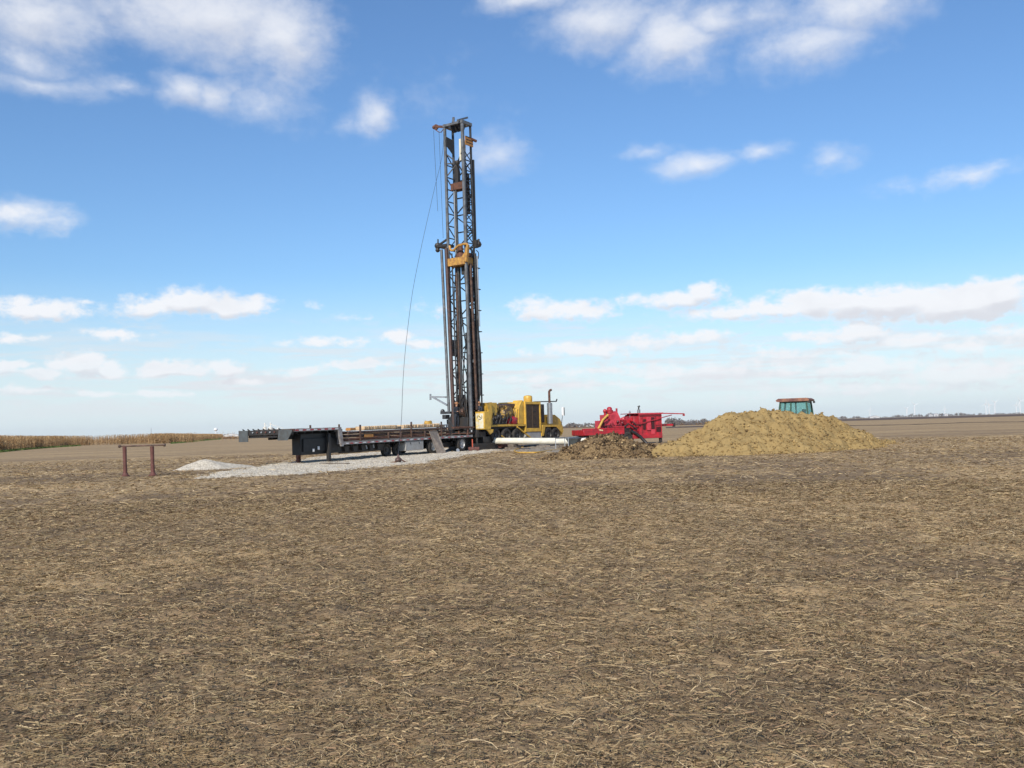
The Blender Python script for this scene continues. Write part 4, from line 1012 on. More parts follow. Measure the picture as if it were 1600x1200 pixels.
for px in (775.5, 792.5, 809):
    l = hit(RG, px, 678, 'y', NY+.0)
    for y in (NY+.17, -NY-.17): wheel(rig, (l.x, y, l.z-.12), .53, .34, M_rimd)
    q = MB(); q.tube((l.x, NY+.2, l.z-.12), (l.x, -NY-.2, l.z-.12), .1); q.ball((l.x, 0, l.z-.12), .27, 10); q.build('axle', M_dark, rig)
# grille housing (engine radiator pack)
gx0 = hit(RG, 821, 650, 'y', NY).x; gx1 = hit(RG, 845.5, 650, 'y', NY).x; gz1 = hit(RG, 833, 627.5, 'y', NY).z; gz0 = hit(RG, 833, 674.5, 'y', NY).z
q = MB()
q.box(gx0, gx0+.14, NY, -NY, gz0, gz1); q.box(gx1-.14, gx1, NY, -NY, gz0, gz1); q.box(gx0+.142, gx1-.142, NY, -NY, gz1-.2, gz1); q.box(gx0+.142, gx1-.142, NY, -NY, gz0, gz0+.26); q.box(gx0+.142, gx1-.142, -.1, 0, gz0+.26, gz1-.2)
ho = q.build('radiator_housing', M_yel, rig)
q = MB(); q.box(gx0+.142, gx1-.142, NY+.08, NY+.14, gz0+.26, gz1-.2)
for i in range(16):
    z_ = gz0+.3+i*(gz1-gz0-.52)/16; q.box(gx0+.15, gx1-.15, NY+.05, NY+.077, z_, z_+.02)
q.box((gx0+gx1)/2-.05, (gx0+gx1)/2-.02, NY+.04, NY+.077, gz0+.27, gz1-.21)
gr = q.build('grille', M_grille, ho)
q = MB()
for i in range(4): q.box((gx0+gx1)/2+.05, (gx0+gx1)/2+.4, NY+.03, NY+.048, gz0+.5+i*.48, gz0+.56+i*.48)
q.build('grille_louver', M_dark, gr)
ac0 = hit(RG, 819, 618.5, 'y', -.6); ac1 = hit(RG, 830.5, 627, 'y', -.6)
q = MB(); q.lathe([(.31, 0), (.33, .05), (.33, .38), (.28, .46), (.1, .5)], ((ac0.x+ac1.x)/2, -.6, gz1+.0), 'z', 18); q.box(ac0.x-.35, ac0.x+.2, -1.1, .4, gz1-.9, gz1-.02); q.build('air_cleaner', M_yel, rig)
q = MB(); q.prism([(gx0-.75, gz0+.6), (gx0-.02, gz0+.6), (gx0-.02, gz1-.02), (gx0-.2, gz1+.1), (gx0-.6, gz1-.35), (gx0-.72, gz1-.9)], 'y', NY+.1, NY+.9); q.build('fan_shroud', M_yel, rig)
# upper part behind the console: tank and yellow upright
q = MB(); u0 = hit(RG, 764, 629, 'y', NY+.2); u1 = hit(RG, 777, 649, 'y', NY+.2); q.box(u0.x, u1.x, NY+.2, .3, u1.z, u0.z); q.build('oil_tank', M_yel, rig)
q = MB(); v0 = hit(RG, 757, 629.5, 'y', NY+.1); v1 = hit(RG, 766, 634, 'y', NY+.1); q.prism([(u0.x-.55, v0.z), (u0.x+.1, v0.z+.05), (u0.x+.1, zbed+.0), (u0.x-.25, zbed), (u0.x-.25, v0.z-.7), (u0.x-.4, v0.z-.3)], 'y', NY+.02, NY+.19); q.build('rear_upright', M_yel, rig)
# pipes and engine block between
px_ = hit(RG, 778, 633, 'y', -.5); py_ = hit(RG, 812, 633, 'y', -.5)
q = MB(); q.tube((px_.x, -.5, px_.z-.12), (py_.x+.3, -.5, py_.z-.05), .19, 14); q.tube((px_.x, .1, px_.z+.02), (py_.x, .1, py_.z+.08), .08); q.build('compressor_pipe', M_rustd, rig)
ex0 = hit(RG, 777, 650, 'y', -.8).x; ex1 = hit(RG, 803, 650, 'y', -.8).x
q = MB(); L_ = ex1-ex0
q.box(ex0, ex0+L_*.62, -.75, .4, zbed+.5, zbed+1.1); q.lathe([(.2, 0), (.35, .1), (.35, .9), (.15, 1.0)], (ex0+.3, -.85, zbed+.75), 'x', 14)
for i in range(3): q.box(ex0+.15+i*L_*.19, ex0+.15+i*L_*.19+.26, -.7, -.3, zbed+1.1, zbed+1.38)
q.lathe([(.1, -.2), (.4, -.15), (.4, .0), (.1, .1)], (ex0+L_*.55, -.95, zbed+.9), 'y', 16)
q.prism([(ex0+L_*.45, zbed+.3), (ex0+L_*.7, zbed+.3), (ex0+L_*.62, zbed+1.2), (ex0+L_*.5, zbed+1.35)], 'y', -.98, -.78)
for i in range(5): q.path([(ex0+.2+i*.4, -.9, zbed+.3), (ex0+.35+i*.4, -1.0, zbed+.8+.1*(i % 2)), (ex0+.6+i*.4, -.8, zbed+1.2)], .05, 7)
q.build('engine', M_eng, rig)
q = MB(); q.box(bed0.x+.1, bed0.x+1.9, -1.1, .9, zbed+.002, zbed+.45)
for i in range(7): q.ball((bed0.x+.3+i*.38, -1.05, zbed+.32+.12*(i % 3)), .17, 8)
for i in range(6): q.path([(bed0.x+.2+i*.42, -1.12, zbed+.08), (bed0.x+.35+i*.42, -1.18, zbed+.5), (bed0.x+.55+i*.4, -1.0, zbed+.85)], .035, 6)
q.build('hydraulic_valve_bank', M_dark, rig)
rp0 = hit(RG, 792, 652, 'y', -1.0); rp1 = hit(RG, 806, 662, 'y', -1.0)
q = MB(); q.prism([(rp0.x, rp1.z), (rp1.x, rp1.z), (rp1.x+.1, rp0.z-.05), (rp1.x-.35, rp0.z+.0), (rp0.x+.35, rp0.z+.25), (rp0.x+.1, rp0.z-.0)], 'y', -1.1, -.5); q.lathe([(.05, -.14), (.28, -.1), (.28, .0)], ((rp0.x+rp1.x)/2+.1, -1.1, (rp0.z+rp1.z)/2), 'y', 14); q.build('red_blower', M_red, rig)
q = MB(); q.bar(hit(RG, 807, 640, 'y', -.9), hit(RG, 804, 661, 'y', -.9), .35); q.build('yellow_post', M_yel, rig)
# box under grille, step bars
q = MB(); b0 = hit(RG, 823, 674.5, 'y', NY+.05); b1 = hit(RG, 845.5, 686, 'y', NY+.05); q.box(b0.x, b1.x, NY+.05, -.3, b1.z-.2, min(b0.z, gz0-.005)); q.build('battery_box', M_toolb, rig)
q = MB(); q.bar(hit(RG, 808, 667, 'y', NY-.04), hit(RG, 829, 684, 'y', NY-.04), .09); q.bar(hit(RG, 784, 681, 'y', NY-.3), hit(RG, 793, 688, 'y', NY-.3), .06); q.build('brace_bar', M_yel, rig)
# nose: fender, cowl, front wheels, exhaust
fx0 = hit(RG, 846.5, 665, 'y', NY).x; fx1 = hit(RG, 873, 665, 'y', NY).x; fz = hit(RG, 860, 663.5, 'y', NY).z; fb_ = hit(RG, 860, 680.5, 'y', NY).z
q = MB(); q.prism([(fx0, fb_), (fx0+.25, fb_), (fx0+.5, fz-.16), (fx1-.35, fz-.16), (fx1+.15, fb_+.35), (fx1+.55, fb_+.1), (fx1+.1, fz-.02), (fx0+.2, fz), (fx0+.1, fz-.02)], 'y', NY, NY+.55)
q.prism([(fx0, fb_), (fx0+.25, fb_), (fx0+.5, fz-.16), (fx1-.35, fz-.16), (fx1+.15, fb_+.35), (fx1+.55, fb_+.1), (fx1+.1, fz-.02), (fx0+.2, fz), (fx0+.1, fz-.02)], 'y', -NY-.55, -NY); q.build('front_fender', M_yel, rig)
c0_ = hit(RG, 847, 650, 'y', -.6); hz1 = hit(RG, 868, 648, 'y', -.6).z; hx1 = hit(RG, 879, 660, 'y', -.6).x
q = MB(); q.prism([(fx0+.1, fz-.3), (fx0+.1, hz1-.1), (fx0+1.2, hz1+.02), (hx1-1.2, hz1), (hx1-.45, hz1-.35), (hx1-.1, fz-.1), (hx1, fb_+.3), (hx1-.3, fb_-.05), (hx1-.8, fb_)], 'y', -.66, .66); q.build('engine_hood', M_yel, rig)
for px in (856.5, 868):
    l = hit(RG, px, 676, 'y', NY+.1)
    for y in (NY+.2, -NY-.2): wheel(rig, (l.x, y, l.z-.1), .54, .34, M_rimd)
l0 = hit(RG, 858, 610.5, 'y', -.9); l1 = hit(RG, 858, 662, 'y', -.9); zm = hit(RG, 858, 629.5, 'y', -.9).z
q = MB(); q.tube((l0.x, -.9, zm), (l0.x, -.9, l0.z-.15), .09); q.path([(l0.x, -.9, l0.z-.2), (l0.x, -.9, l0.z-.08), (l0.x+.08, -.92, l0.z+.02), (l0.x+.22, -.95, l0.z+.07)], .09, 10); st = q.build('exhaust_stack', M_rust, rig)
q = MB(); q.tube((l0.x+.0, -.9, l1.z), (l0.x, -.9, zm), .21, 16); q.build('muffler', M_steel, st)
q = MB(); q.box(l0.x-1.0, l0.x-.6, -.8, -.4, l1.z+.1, zm-.1); q.tube((l0.x-1.9, -.7, zm+.08), (l0.x+.9, -.95, zm+.12), .04); q.tube((l0.x+.9, -.95, zm+.12), (l0.x+1.0, -.95, zm+.3), .05); q.build('light_bar', M_dark, rig)
m0 = hit(RG, 878.5, 642, 'y', -1.0)
q = MB(); q.box(m0.x-.06, m0.x-.02, -1.16, -.98, m0.z-.38, m0.z+.3); q.build('wing_mirror', M_white, rig)
q = MB(); q.box(m0.x-.015, m0.x+.03, -1.2, -1.0, m0.z-.36, m0.z+.26); q.tube((m0.x-.1, -.95, m0.z-1.1), (m0.x-.04, -1.04, m0.z-.3), .025); q.build('mirror_arm', M_dark, rig)
# clutter under the mast: dark blocks and cellar
q = MB(); q.box(-.9, 1.6, -1.3, .9, .05, .5); q.box(.5, 2.0, -1.1, .6, .5, .95); q.build('substructure', M_dark, rig)
q = MB(); q.lathe([(.23, 0), (.23, 1.0)], (1.9, -1.45, .35), 'x', 14); q.build('diverter_stub', M_rustr, rig)

# two of the crew standing at the mast foot
def person(loc, face, M_body, label, hatm, name='person', lean=0.):
    """standing, forearms forward to the levers; one skinned figure"""
    root = thing(name, label, 'person', Matrix.Translation(loc) @ Matrix.Rotation(face, 4, 'Z'))
    J = {'pel': (0, 0, .93, .14), 'wai': (0, .0, 1.08, .125), 'che': (0, .01, 1.3, .15), 'shl': (0, 0, 1.43, .11), 'nek': (0, .01, 1.51, .055), 'hd0': (0, .03, 1.58, .07), 'hd1': (0, .03, 1.67, .095), 'hd2': (0, .02, 1.75, .07)}
    for s, k_ in ((-1, 'l'), (1, 'r')):
        J.update({'hip'+k_: (s*.1, 0, .88, .095), 'kne'+k_: (s*.12, .03, .48, .065), 'ank'+k_: (s*.12, -.02, .08, .045), 'toe'+k_: (s*.13, .15, .035, .035),
                  'sho'+k_: (s*.19, 0, 1.41, .062), 'elb'+k_: (s*.25, .05, 1.14, .045), 'wri'+k_: (s*.2, .3, 1.17, .03), 'han'+k_: (s*.19, .38, 1.18, .035)})
        for fi in range(4): J['f%d%s' % (fi, k_)] = (s*(.165+.02*fi), .46-.008*abs(fi-1), 1.165, .009)
        J['th'+k_] = (s*.145, .41, 1.19, .01)
    E = [('pel','wai'),('wai','che'),('che','shl'),('shl','nek'),('nek','hd0'),('hd0','hd1'),('hd1','hd2')]
    for k_ in 'lr':
        E += [('pel','hip'+k_),('hip'+k_,'kne'+k_),('kne'+k_,'ank'+k_),('ank'+k_,'toe'+k_),('shl','sho'+k_),('sho'+k_,'elb'+k_),('elb'+k_,'wri'+k_),('wri'+k_,'han'+k_),('han'+k_,'th'+k_)]
        E += [('han'+k_, 'f%d%s' % (fi, k_)) for fi in range(4)]
    ks = list(J); me = bpy.data.meshes.new('body'); me.from_pydata([J[k_][:3] for k_ in ks], [(ks.index(a), ks.index(b)) for a, b in E], [])
    o = bpy.data.objects.new('body', me); COL.objects.link(o); o.parent = root
    sk = o.modifiers.new('skin', 'SKIN'); me2 = o.data
    for i, k_ in enumerate(ks):
        v = me2.skin_vertices[0].data[i] if me2.skin_vertices else None
        if v: v.radius = (J[k_][3], J[k_][3]); v.use_root = (i == 0)
    su = o.modifiers.new('sub', 'SUBSURF'); su.levels = 1; su.render_levels = 1
    # skin above the collar and on the hands, clothes elsewhere: same surface, coloured by height
    mt = bpy.data.materials.new('worker_skin_and_clothes'); mt.use_nodes = True; t = mt.node_tree; bs = t.nodes['Principled BSDF']
    tcn = N(t, 'ShaderNodeTexCoord'); s_ = N(t, 'ShaderNodeSeparateXYZ'); t.links.new(tcn.outputs['Object'], s_.inputs[0])
    isk = MATH(t, 'MAXIMUM', MATH(t, 'GREATER_THAN', s_.outputs[2], 1.52), MATH(t, 'GREATER_THAN', s_.outputs[1], .33))
    t.links.new(MIXC(t, isk, (*M_body, 1), (.5,.27,.17,1)), bs.inputs['Base Color']); bs.inputs['Roughness'].default_value = .8
    me2.materials.append(mt)
    q = MB(); q.lathe([(.125, 0), (.17, .01), (.125, .03), (.115, .09), (.06, .135), (0, .145)], (0, .02, 1.70), 'z', 14); q.build('hard_hat', hatm, root)
    q = MB()
    for s in (-1, 1): q.ball((s*.034, .118, 1.665), .012, 6)
    q.build('eyes', M_dark, root)
    q = MB(); q.prism([(.11, 1.60), (.15, 1.615), (.112, 1.66)], 'x', -.014, .014); q.build('nose', M_skin, root)
    q = MB(); q.box(-.025, .025, .105, .122, 1.572, 1.582); q.build('mouth', M_rustr, root)
    return root
p = hit(RG, 748.5, 631, 'x', .3); pw_ = RG @ p; print('crew', p, 'console', x0c, xc1, b_, 'cons z')
person((pw_.x, pw_.y, pw_.z-1.66), R(150), (.03,.035,.05), 'crew member in dark clothes behind the yellow control console', M_hivis)
q = MB(); q.box(.35, 1.2, p.y-.4, p.y+.4, p.z-1.72, p.z-1.665); q.build('operator_step', M_dark, rig)
p = hit(RG, 713, 632, 'x', -.72); p2 = RG @ p
person((p2.x, p2.y, p2.z-1.66), R(-140), (.02,.024,.034), 'crew member in dark clothes and orange hard hat at the left mast leg', M_hivis)
q = MB(); q.box(-1.1, -.3, p.y-.45, p.y+.4, p.z-1.72, p.z-1.665); q.box(-.9, -.8, p.y-.4, p.y-.3, 0, p.z-1.72); q.build('operator_step', M_dark, rig)

# ------------------------------------------------------------------ things lying about
# swivel weight on the winch line
hb = thing('cable_weight', 'rusty weight and hook lying on the gravel at the foot of the winch line', 'weight', loc=ball_p)
q = MB(); q.ball((0, 0, .16), .17, 14, (1, 1, .8)); q.lathe([(.07, .26), (.05, .38), (.02, .44)], (0, 0, 0), 'z', 10); q.build('ball', M_rustp, hb)
q = MB(); q.path([(.08, 0, .22), (.22, .05, .12), (.36, .08, .03), (.42, .1, .02)], .03, 7); q.path([(-.1, 0, .08), (-.35, -.08, .04), (-.6, -.1, .03), (-.8, -.2, .03)], .035, 7); q.build('hook', M_rust, hb)
def lying(name, label, cat, pa, pb, w, h, mat, group=None, zl=0.03):
    a = G(*pa); b_ = G(*pb); a.z += h/2+zl; b_.z += h/2+zl
    q = MB(); q.bar(a, b_, w, h); o = q.build(name, mat, None, False); return tag(o, label, cat, group)
lying('timber_board', 'dark timber board on the gravel below the landing legs, longer one', 'timber', (502, 726), (544, 726.8), .22, .07, M_woodd)
lying('timber_board', 'short dark timber offcut lying across the gravel by the second landing leg', 'timber', (512, 724.0), (530, 723.4), .28, .06, M_woodd, zl=.02)
lying('timber_board', 'thin flat board lying on gravel just behind the front landing leg', 'timber', (449, 725.4), (472, 724.6), .35, .04, M_rustd, zl=.02)
# pipe rack
rk = thing('pipe_rack', 'rust red pipe rack of two posts and a long top bar in the field', 'rack', loc=G(217, 744))
oR = rk.location.copy(); pts_r = []
for (px, py, ptop) in ((196, 744.5, 698), (239, 743.5, 697.5)):
    g = G(px, py); ztop = at(px-1.5, ptop, g.y); d = g-oR; dt = ztop-oR; pts_r.append((d, dt))
    q = MB(); q.path([d+Vector((0, 0, .05)), d*.5+dt*.5, dt], [.082, .07, .078], 12)
    q.lathe([(.17, 0), (.17, .03), (.12, .06), (.08, .14)], tuple(d), 'z', 14); q.build('post', M_rustr, rk)
a = at(186, 698.3, oR.y+.1)-oR; b_ = at(257.5, 697.8, oR.y+.1)-oR
a.z = b_.z = (pts_r[0][1].z+pts_r[1][1].z)/2+.03
q = MB(); q.tube(a, b_, .032, 10); q.lathe([(.06, -.02), (.06, .05)], tuple(a), 'x', 8); q.lathe([(.06, -.05), (.06, .02)], tuple(b_), 'x', 8); q.build('top_bar', M_rustd, rk)
# large pvc pipe on blocks
pa = at(768, 688.8, 66.5); pb = at(930, 689.6, 61.0)
q = MB(); dn = (pb-pa).normalized()
q.path([pa, pa.lerp(pb, .5), pb], .215, 24); q.path([pa.lerp(pb, .0005), pa.lerp(pb, .035)], .232, 24); o = q.build('casing_pipe', M_pvc); tag(o, 'long thick cream plastic casing pipe lying level beside the rig', 'pipe')
for s, lb in ((.22, 'near the rig end'), (.72, 'near the folding stand')):
    c = pa.lerp(pb, s); z0 = gz(c.x, c.y); q = MB()
    q.box(-.5, .5, -.3, .3, z0, z0+(c.z-.215-z0)*.5); q.box(-.25, .25, -.3, .3, z0+(c.z-.215-z0)*.5+.002, c.z-.218)
    o = q.build('timber_crib', M_woodd); o.location = (c.x, c.y, 0); o.rotation_euler = (0, 0, R(-35)); tag(o, 'timber blocks propping the cream casing pipe '+lb, 'timber', 'blocks under the casing pipe')
# grey folding stand with hopper
s0 = G(868.5, 704); s1 = G(888.5, 706.5)
tb_ = thing('steel_hopper_stand', 'grey steel stand with a dark hopper hanging, beside the brown soil heap', 'stand', loc=s1)
S1 = Vector((0, 0, 0)); S0 = s0-s1; Lx = Vector((1.0, -.05, 0)); ht = at(888.5, 684.5, s1.y).z-s1.z; htl = at(868.5, 685, s0.y).z-s1.z
far = Vector((.65, 1.35, 0))
tips = [S0+Vector((0, 0, htl-S0.z)), S1+Vector((0, 0, ht)), S1+far+Vector((0, 0, ht+.04)), S0+far+Vector((0, 0, htl-S0.z+.04))]
q = MB()
for i in range(4): q.bar(tips[i], tips[(i+1) % 4], .05)
q.build('top_frame', M_galv, tb_)
for p0 in (S0, S1, S1+far, S0+far):
    z_ = htl if p0 in (S0,) else ht
    q = MB(); q.bar(p0, Vector((p0.x, p0.y, ht-.03)), .045); q.build('leg', M_galv, tb_)
c = (tips[1]+tips[2])/2+Vector((.05, -.2, 0))
q = MB(); top = [tips[1]+Vector((-.15, .05, -.03)), tips[1]+Vector((.55, -.1, -.03)), tips[2]+Vector((.25, 0, -.03)), tips[2]+Vector((-.3, 0, -.03))]
bot = [p_*.35+c*.65+Vector((0, 0, -.62)) for p_ in top]
q.add(top+bot, [(0,1,5,4),(1,2,6,5),(2,3,7,6),(3,0,4,7),(4,5,6,7),(3,2,1,0)]); q.build('hopper', M_flap, tb_)
# yellow suction hose looping on ground
hp_ = [(797, 693), (800, 697.5), (808, 700), (818, 700.5), (812, 702), (804, 705), (808, 708.3), (822, 708.8), (838, 708.5), (852, 706.5), (866, 704.5), (880, 703)]
pts = [G(px, py)+Vector((0, 0, .06)) for px, py in hp_]
fine_ = []
for i in range(len(pts)-1):
    p0 = pts[max(i-1, 0)]; p1 = pts[i]; p2 = pts[i+1]; p3 = pts[min(i+2, len(pts)-1)]
    for s in np.linspace(0, 1, 6, endpoint=False): fine_.append(.5*((2*p1)+(p2-p0)*s+(2*p0-5*p1+4*p2-p3)*s*s+(3*p1-p0-3*p2+p3)*s**3))
q = MB(); q.path(fine_, .045, 9); o = q.build('suction_hose', M_hose); tag(o, 'yellow hose looping on the ground in front of the cream casing pipe', 'hose')
# red stake with timber block, mats under the mast
g = G(738.5, 705.5); st_ = thing('stake_stand', 'orange red steel stake standing on rusty blocks by the mast foot', 'stake', loc=g)
q = MB(); q.box(-.035, .035, -.035, .035, .1, .82); q.build('post', pbr('orange_red_paint', (.55,.09,.04), .5), st_)
q = MB(); q.box(-.28, .45, -.15, .15, .1, .3); q.box(-.22, -.02, -.12, .12, 0, .1); q.box(.25, .42, -.12, .12, 0, .1); q.build('foot', M_rustr, st_)
lying('timber_mat', 'weathered timber mat lying beside the mast foot below the console', 'timber', (752, 702.5), (790, 699.5), .9, .16, M_woodd)
lying('steel_block', 'small grey steel block on the timber by the orange stake', 'block', (748, 703.5), (755, 703), .3, .3, M_mast)
lying('timber_mat', 'low flat boards lying in mud under the cream pipe near its middle', 'timber', (796, 699.5), (862, 698), 1.0, .10, M_plank)
lying('timber_board', 'dark square timber end by the casing pipe rig end', 'timber', (768, 700.5), (776, 700), .35, .35, M_rustd)
# crumpled white plastic by the brown heap
g = G(911, 697)
r_ = np.random.default_rng(3); q = MB()
for i in range(9): q.ball((r_.uniform(-.3, .35), r_.uniform(-.2, .2), .1+r_.uniform(0, .45)), r_.uniform(.08, .17), 7, (1.3, 1, r_.uniform(.5, 1)))
o = q.build('plastic_sheet', M_plastic, None, False); o.location = (g.x-.02, g.y-.2, .1); tag(o, 'crumpled white plastic sheet at the edge of the brown soil heap', 'plastic sheet')

# ------------------------------------------------------------------ red pump trailer
p0 = at(911, 681, 71); PT = frame((p0.x, p0.y, 0), 70)
PT = frame((p0.x, p0.y, gz(p0.x, p0.y)), 70)
pt = thing('pump_trailer', 'bright red mud pump on a trailer with boxy engine housing and boom', 'pump trailer', PT)
def ph(px, py, y=0.): return hit(PT, px, py, 'y', y)
def pr(q, px0, py0, px1, py1, y0, y1):
    a = ph(px0, py0, y0); b_ = ph(px1, py1, y0); q.box(a.x, b_.x, y0, y1, a.z, b_.z); return q
q = MB(); pr(q, 911.5, 672, 976, 678.5, 0, 2.2); pr(q, 911.5, 678.7, 920, 681, .1, 2.1); q.build('deck', M_red, pt)
q = MB(); a = ph(911.5, 672); b_ = ph(976, 672)
q.box(a.x, b_.x, .0, .25, a.z+.003, a.z+.1); q.box(ph(960,670).x, b_.x, .05, .7, a.z+.11, a.z+.22); q.build('fender', M_red, pt)
# fluid end and gear case
q = MB()
A = ph(938, 670, .7); B = ph(972, 656, .7)
q.box(ph(940, 668, .5).x, ph(958, 668, .5).x, .5, 1.7, a.z+.1, ph(948, 657, .5).z)
q.box(ph(946, 660, .6).x, ph(962, 660, .6).x, .6, 1.6, ph(948, 658, .6).z, ph(948, 648, .6).z)
q.prism([(ph(949, 650, .6).x, ph(949, 650, .6).z), (ph(964, 642, .6).x, ph(964, 642, .6).z), (ph(969, 652, .6).x, ph(969, 653, .6).z), (ph(978, 656, .6).x, ph(978, 656, .6).z), (ph(985, 665, .6).x, ph(985, 668, .6).z), (ph(950, 668, .6).x, ph(950, 669, .6).z)], 'y', .6, 1.5)
q.build('gear_case', M_redl, pt)
q = MB(); c = ph(953.5, 650, .8); topz = ph(953.5, 635.5, .8).z; H_ = topz-c.z
q.lathe([(.22, 0), (.22, H_*.25), (.27, H_*.27), (.27, H_*.62), (.23, H_*.66), (.2, H_*.72), (.2, H_*.86), (.12, H_*.97), (0, H_)], (c.x, .9, c.z), 'z', 18)
q.lathe([(.24, H_*.55), (.28, H_*.56), (.28, H_*.62)], (c.x, .9, c.z), 'z', 18); q.build('pulsation_dampener', M_red, pt)
q = MB(); c = ph(945.5, 650, .7); q.tube((c.x, .7, c.z-.3), (c.x, .7, ph(945.5, 644, .7).z), .1); q.ball((c.x, .7, ph(945.5, 642.5, .7).z), .16, 10, (1, 1, 1.1)); q.build('relief_valve', M_red, pt)
q = MB(); c = ph(963.5, 645, .9); q.tube((c.x, .9, c.z-.4), (c.x, .9, ph(963.5, 638, .9).z), .075); q.build('standpipe', M_red, pt)
q = MB()                                                   # cylinders along the fluid end
for i, px in enumerate((944, 950, 956, 962, 968)):
    c = ph(px, 664+(i % 2)*3, .45); q.lathe([(.13, -.2), (.15, -.18), (.15, .1)], (c.x, .5, c.z), 'y', 12)
for px, py in ((941, 660), (947, 669), (958, 672-4), (966, 659), (973, 661), (977, 667)):
    c = ph(px, py, .4); q.ball((c.x, .5, c.z), .13, 8)
q.path([ph(941, 669, .4), ph(940, 660, .4), ph(944, 653, .5), ph(949, 651, .6)], .09, 9); q.path([ph(950, 668, .35), ph(960, 668.5, .35), ph(972, 667, .35)], .1, 9)
q.build('fluid_end', M_redg, pt)
q = MB(); pr(q, 968, 655.5, 986, 667, .6, 1.6); c = ph(974, 655, .9); q.lathe([(.2, 0), (.16, .12), (0, .18)], (c.x, .9, c.z), 'z', 12)
q.prism([(ph(985, 655, .5).x, ph(985, 655, .5).z), (ph(990, 648, .5).x, ph(990, 648, .5).z), (ph(997, 646, .5).x, ph(997, 646.5, .5).z), (ph(997, 668, .5).x, ph(997, 668, .5).z), (ph(985, 668, .5).x, ph(985, 668, .5).z)], 'y', .5, 1.9); q.build('gearbox', M_red, pt)
q = MB(); c = ph(991, 664, .4); q.lathe([(.05, -.1), (.32, -.08), (.32, .05)], (c.x, .45, c.z-.1), 'y', 16); c = ph(989, 655, .4); q.path([ph(984, 657, .4), ph(990, 657.5, .4), ph(998, 657, .35)], .07, 8); q.build('drive_belt_cover', M_red, pt)
q = MB(); pr(q, 998.5, 646.5, 1034.5, 680, .02, 2.1); pr(q, 990, 650, 998.3, 680, .15, 1.9); hs = q.build('engine_housing', M_red, pt)
q = MB(); pr(q, 1005, 655, 1009.5, 660, -.02, .018); pr(q, 1005, 663, 1009.5, 671, -.02, .018); pr(q, 1018, 652, 1023, 670, -.04, .018); q.build('vent_opening', M_redd, hs)
q = MB(); pr(q, 1010.5, 651.5, 1017.5, 672, -.06, .016); pr(q, 1017.6, 672-1.2, 1024, 678, -.03, .016); sd_ = q.build('side_door', M_redl, hs)
q = MB()
for px0, py0, px1, py1 in ((999.3, 649.5, 1034, 650.1), (1003.6, 650, 1004.2, 678), (1024.6, 650, 1025.2, 678), (999.3, 661, 1003.6, 661.6), (1025, 664, 1034, 664.6)): pr(q, px0, py0, px1, py1, .004, .019)
q.build('panel_seam', M_redd, hs)
q = MB()
for i in range(7): pr(q, 1026, 667+i*1.15, 1033, 667.5+i*1.15, -.015, .018)
q.build('louver', M_redd, hs)
q = MB(); pr(q, 998.5, 645.6, 1035, 646.9, -.06, .015); pr(q, 1033.6, 647, 1034.6, 680, -.05, .015); pr(q, 998.3, 647, 999.2, 680, -.05, .015); q.build('corner_trim', M_redl, hs)
q = MB(); q.path([ph(986, 662, .2), ph(989, 659, .0), ph(994, 664, -.1), ph(1001, 664, -.05)], .05, 8); q.path([ph(975, 668, .3), ph(982, 662, .1), ph(988, 666, .0), ph(996, 671, -.08)], .06, 8); q.build('hose_bundle', M_hosek, pt)
q = MB(); pr(q, 989, 678.5, 1035.5, 684, -.05, 2.15); pr(q, 976, 679, 989, 688, .3, 1.9); q.build('frame_rail', M_red, pt)
q = MB(); a = ph(989, 646.8); b_ = ph(1034, 646.8); q.box(a.x, b_.x+.1, -.05, 2.15, a.z, a.z+.06)
c = ph(1068, 647.6, 1.0); q.bar((b_.x+.08, .9, a.z+.03), (c.x, .9, c.z+.05), .08); q.box(c.x-.1, c.x+.02, .82, .98, c.z-.12, c.z+.06)
d0 = ph(1049, 648.5, .9); d1 = ph(999, 662.5, -.1); q.bar((d0.x, .86, d0.z), (ph(1034.5, 652.5, -.1).x, -.1, ph(1034.5, 652.5, -.1).z), .06); q.bar((ph(1034.5, 652.5, -.1).x, -.1, ph(1034.5, 652.5, -.1).z), (d1.x, -.1, d1.z), .06); q.build('boom', M_red, pt)
q = MB(); c = ph(1036, 663, .8); e_ = ph(1051, 663.5, .8); q.box(c.x-.2, e_.x, .7, .8, c.z-.14, c.z+.02); q.build('tow_bar', M_red, pt); q = MB(); q.box(e_.x, e_.x+.14, .62, .88, c.z-.2, c.z+.08); q.build('coupler', M_dark, pt)
for y in (.15, 2.05):
    c = ph(981.5, 682, .1); wheel(pt, (c.x, y, .47), .47, .26, M_rimd)
q = MB(); q.tube((c.x, .2, .47), (c.x, 2, .47), .06); q.box(c.x-.5, c.x+.5, .12, .2, .97, 1.02); q.build('axle', M_dark, pt)
q = MB(); c = ph(1032.5, 684, .15); q.box(c.x-.1, c.x+.1, .1, .3, .0, c.z); q.box(c.x-.16, c.x+.2, .05, .35, 0, .06); q.build('landing_leg', M_dark, pt)
q = MB(); c = ph(915, 684, .15); q.box(c.x-.06, c.x+.06, .1, .25, .0, c.z+.05); q.build('landing_leg', M_dark, pt)
q = MB(); pr(q, 914, 681.2, 972, 685, .3, 1.9); q.build('underframe', M_dark, pt)
c = ph(998.2, 646.5, .5); d_ = ph(998.2, 640, .5)
q = MB(); q.tube((c.x, .5, ph(998, 650, .5).z), (c.x, .5, d_.z), .12, 12); ex = q.build('exhaust_muffler', M_steel, pt)
q = MB(); q.path([(c.x, .5, d_.z), (c.x, .5, d_.z+.15), (c.x+.08, .5, d_.z+.3)], .06, 8); q.lathe([(.1, 0), (.1, .05)], (c.x, .5, d_.z+.22), 'z', 8); q.build('exhaust_cap', M_dark, ex)
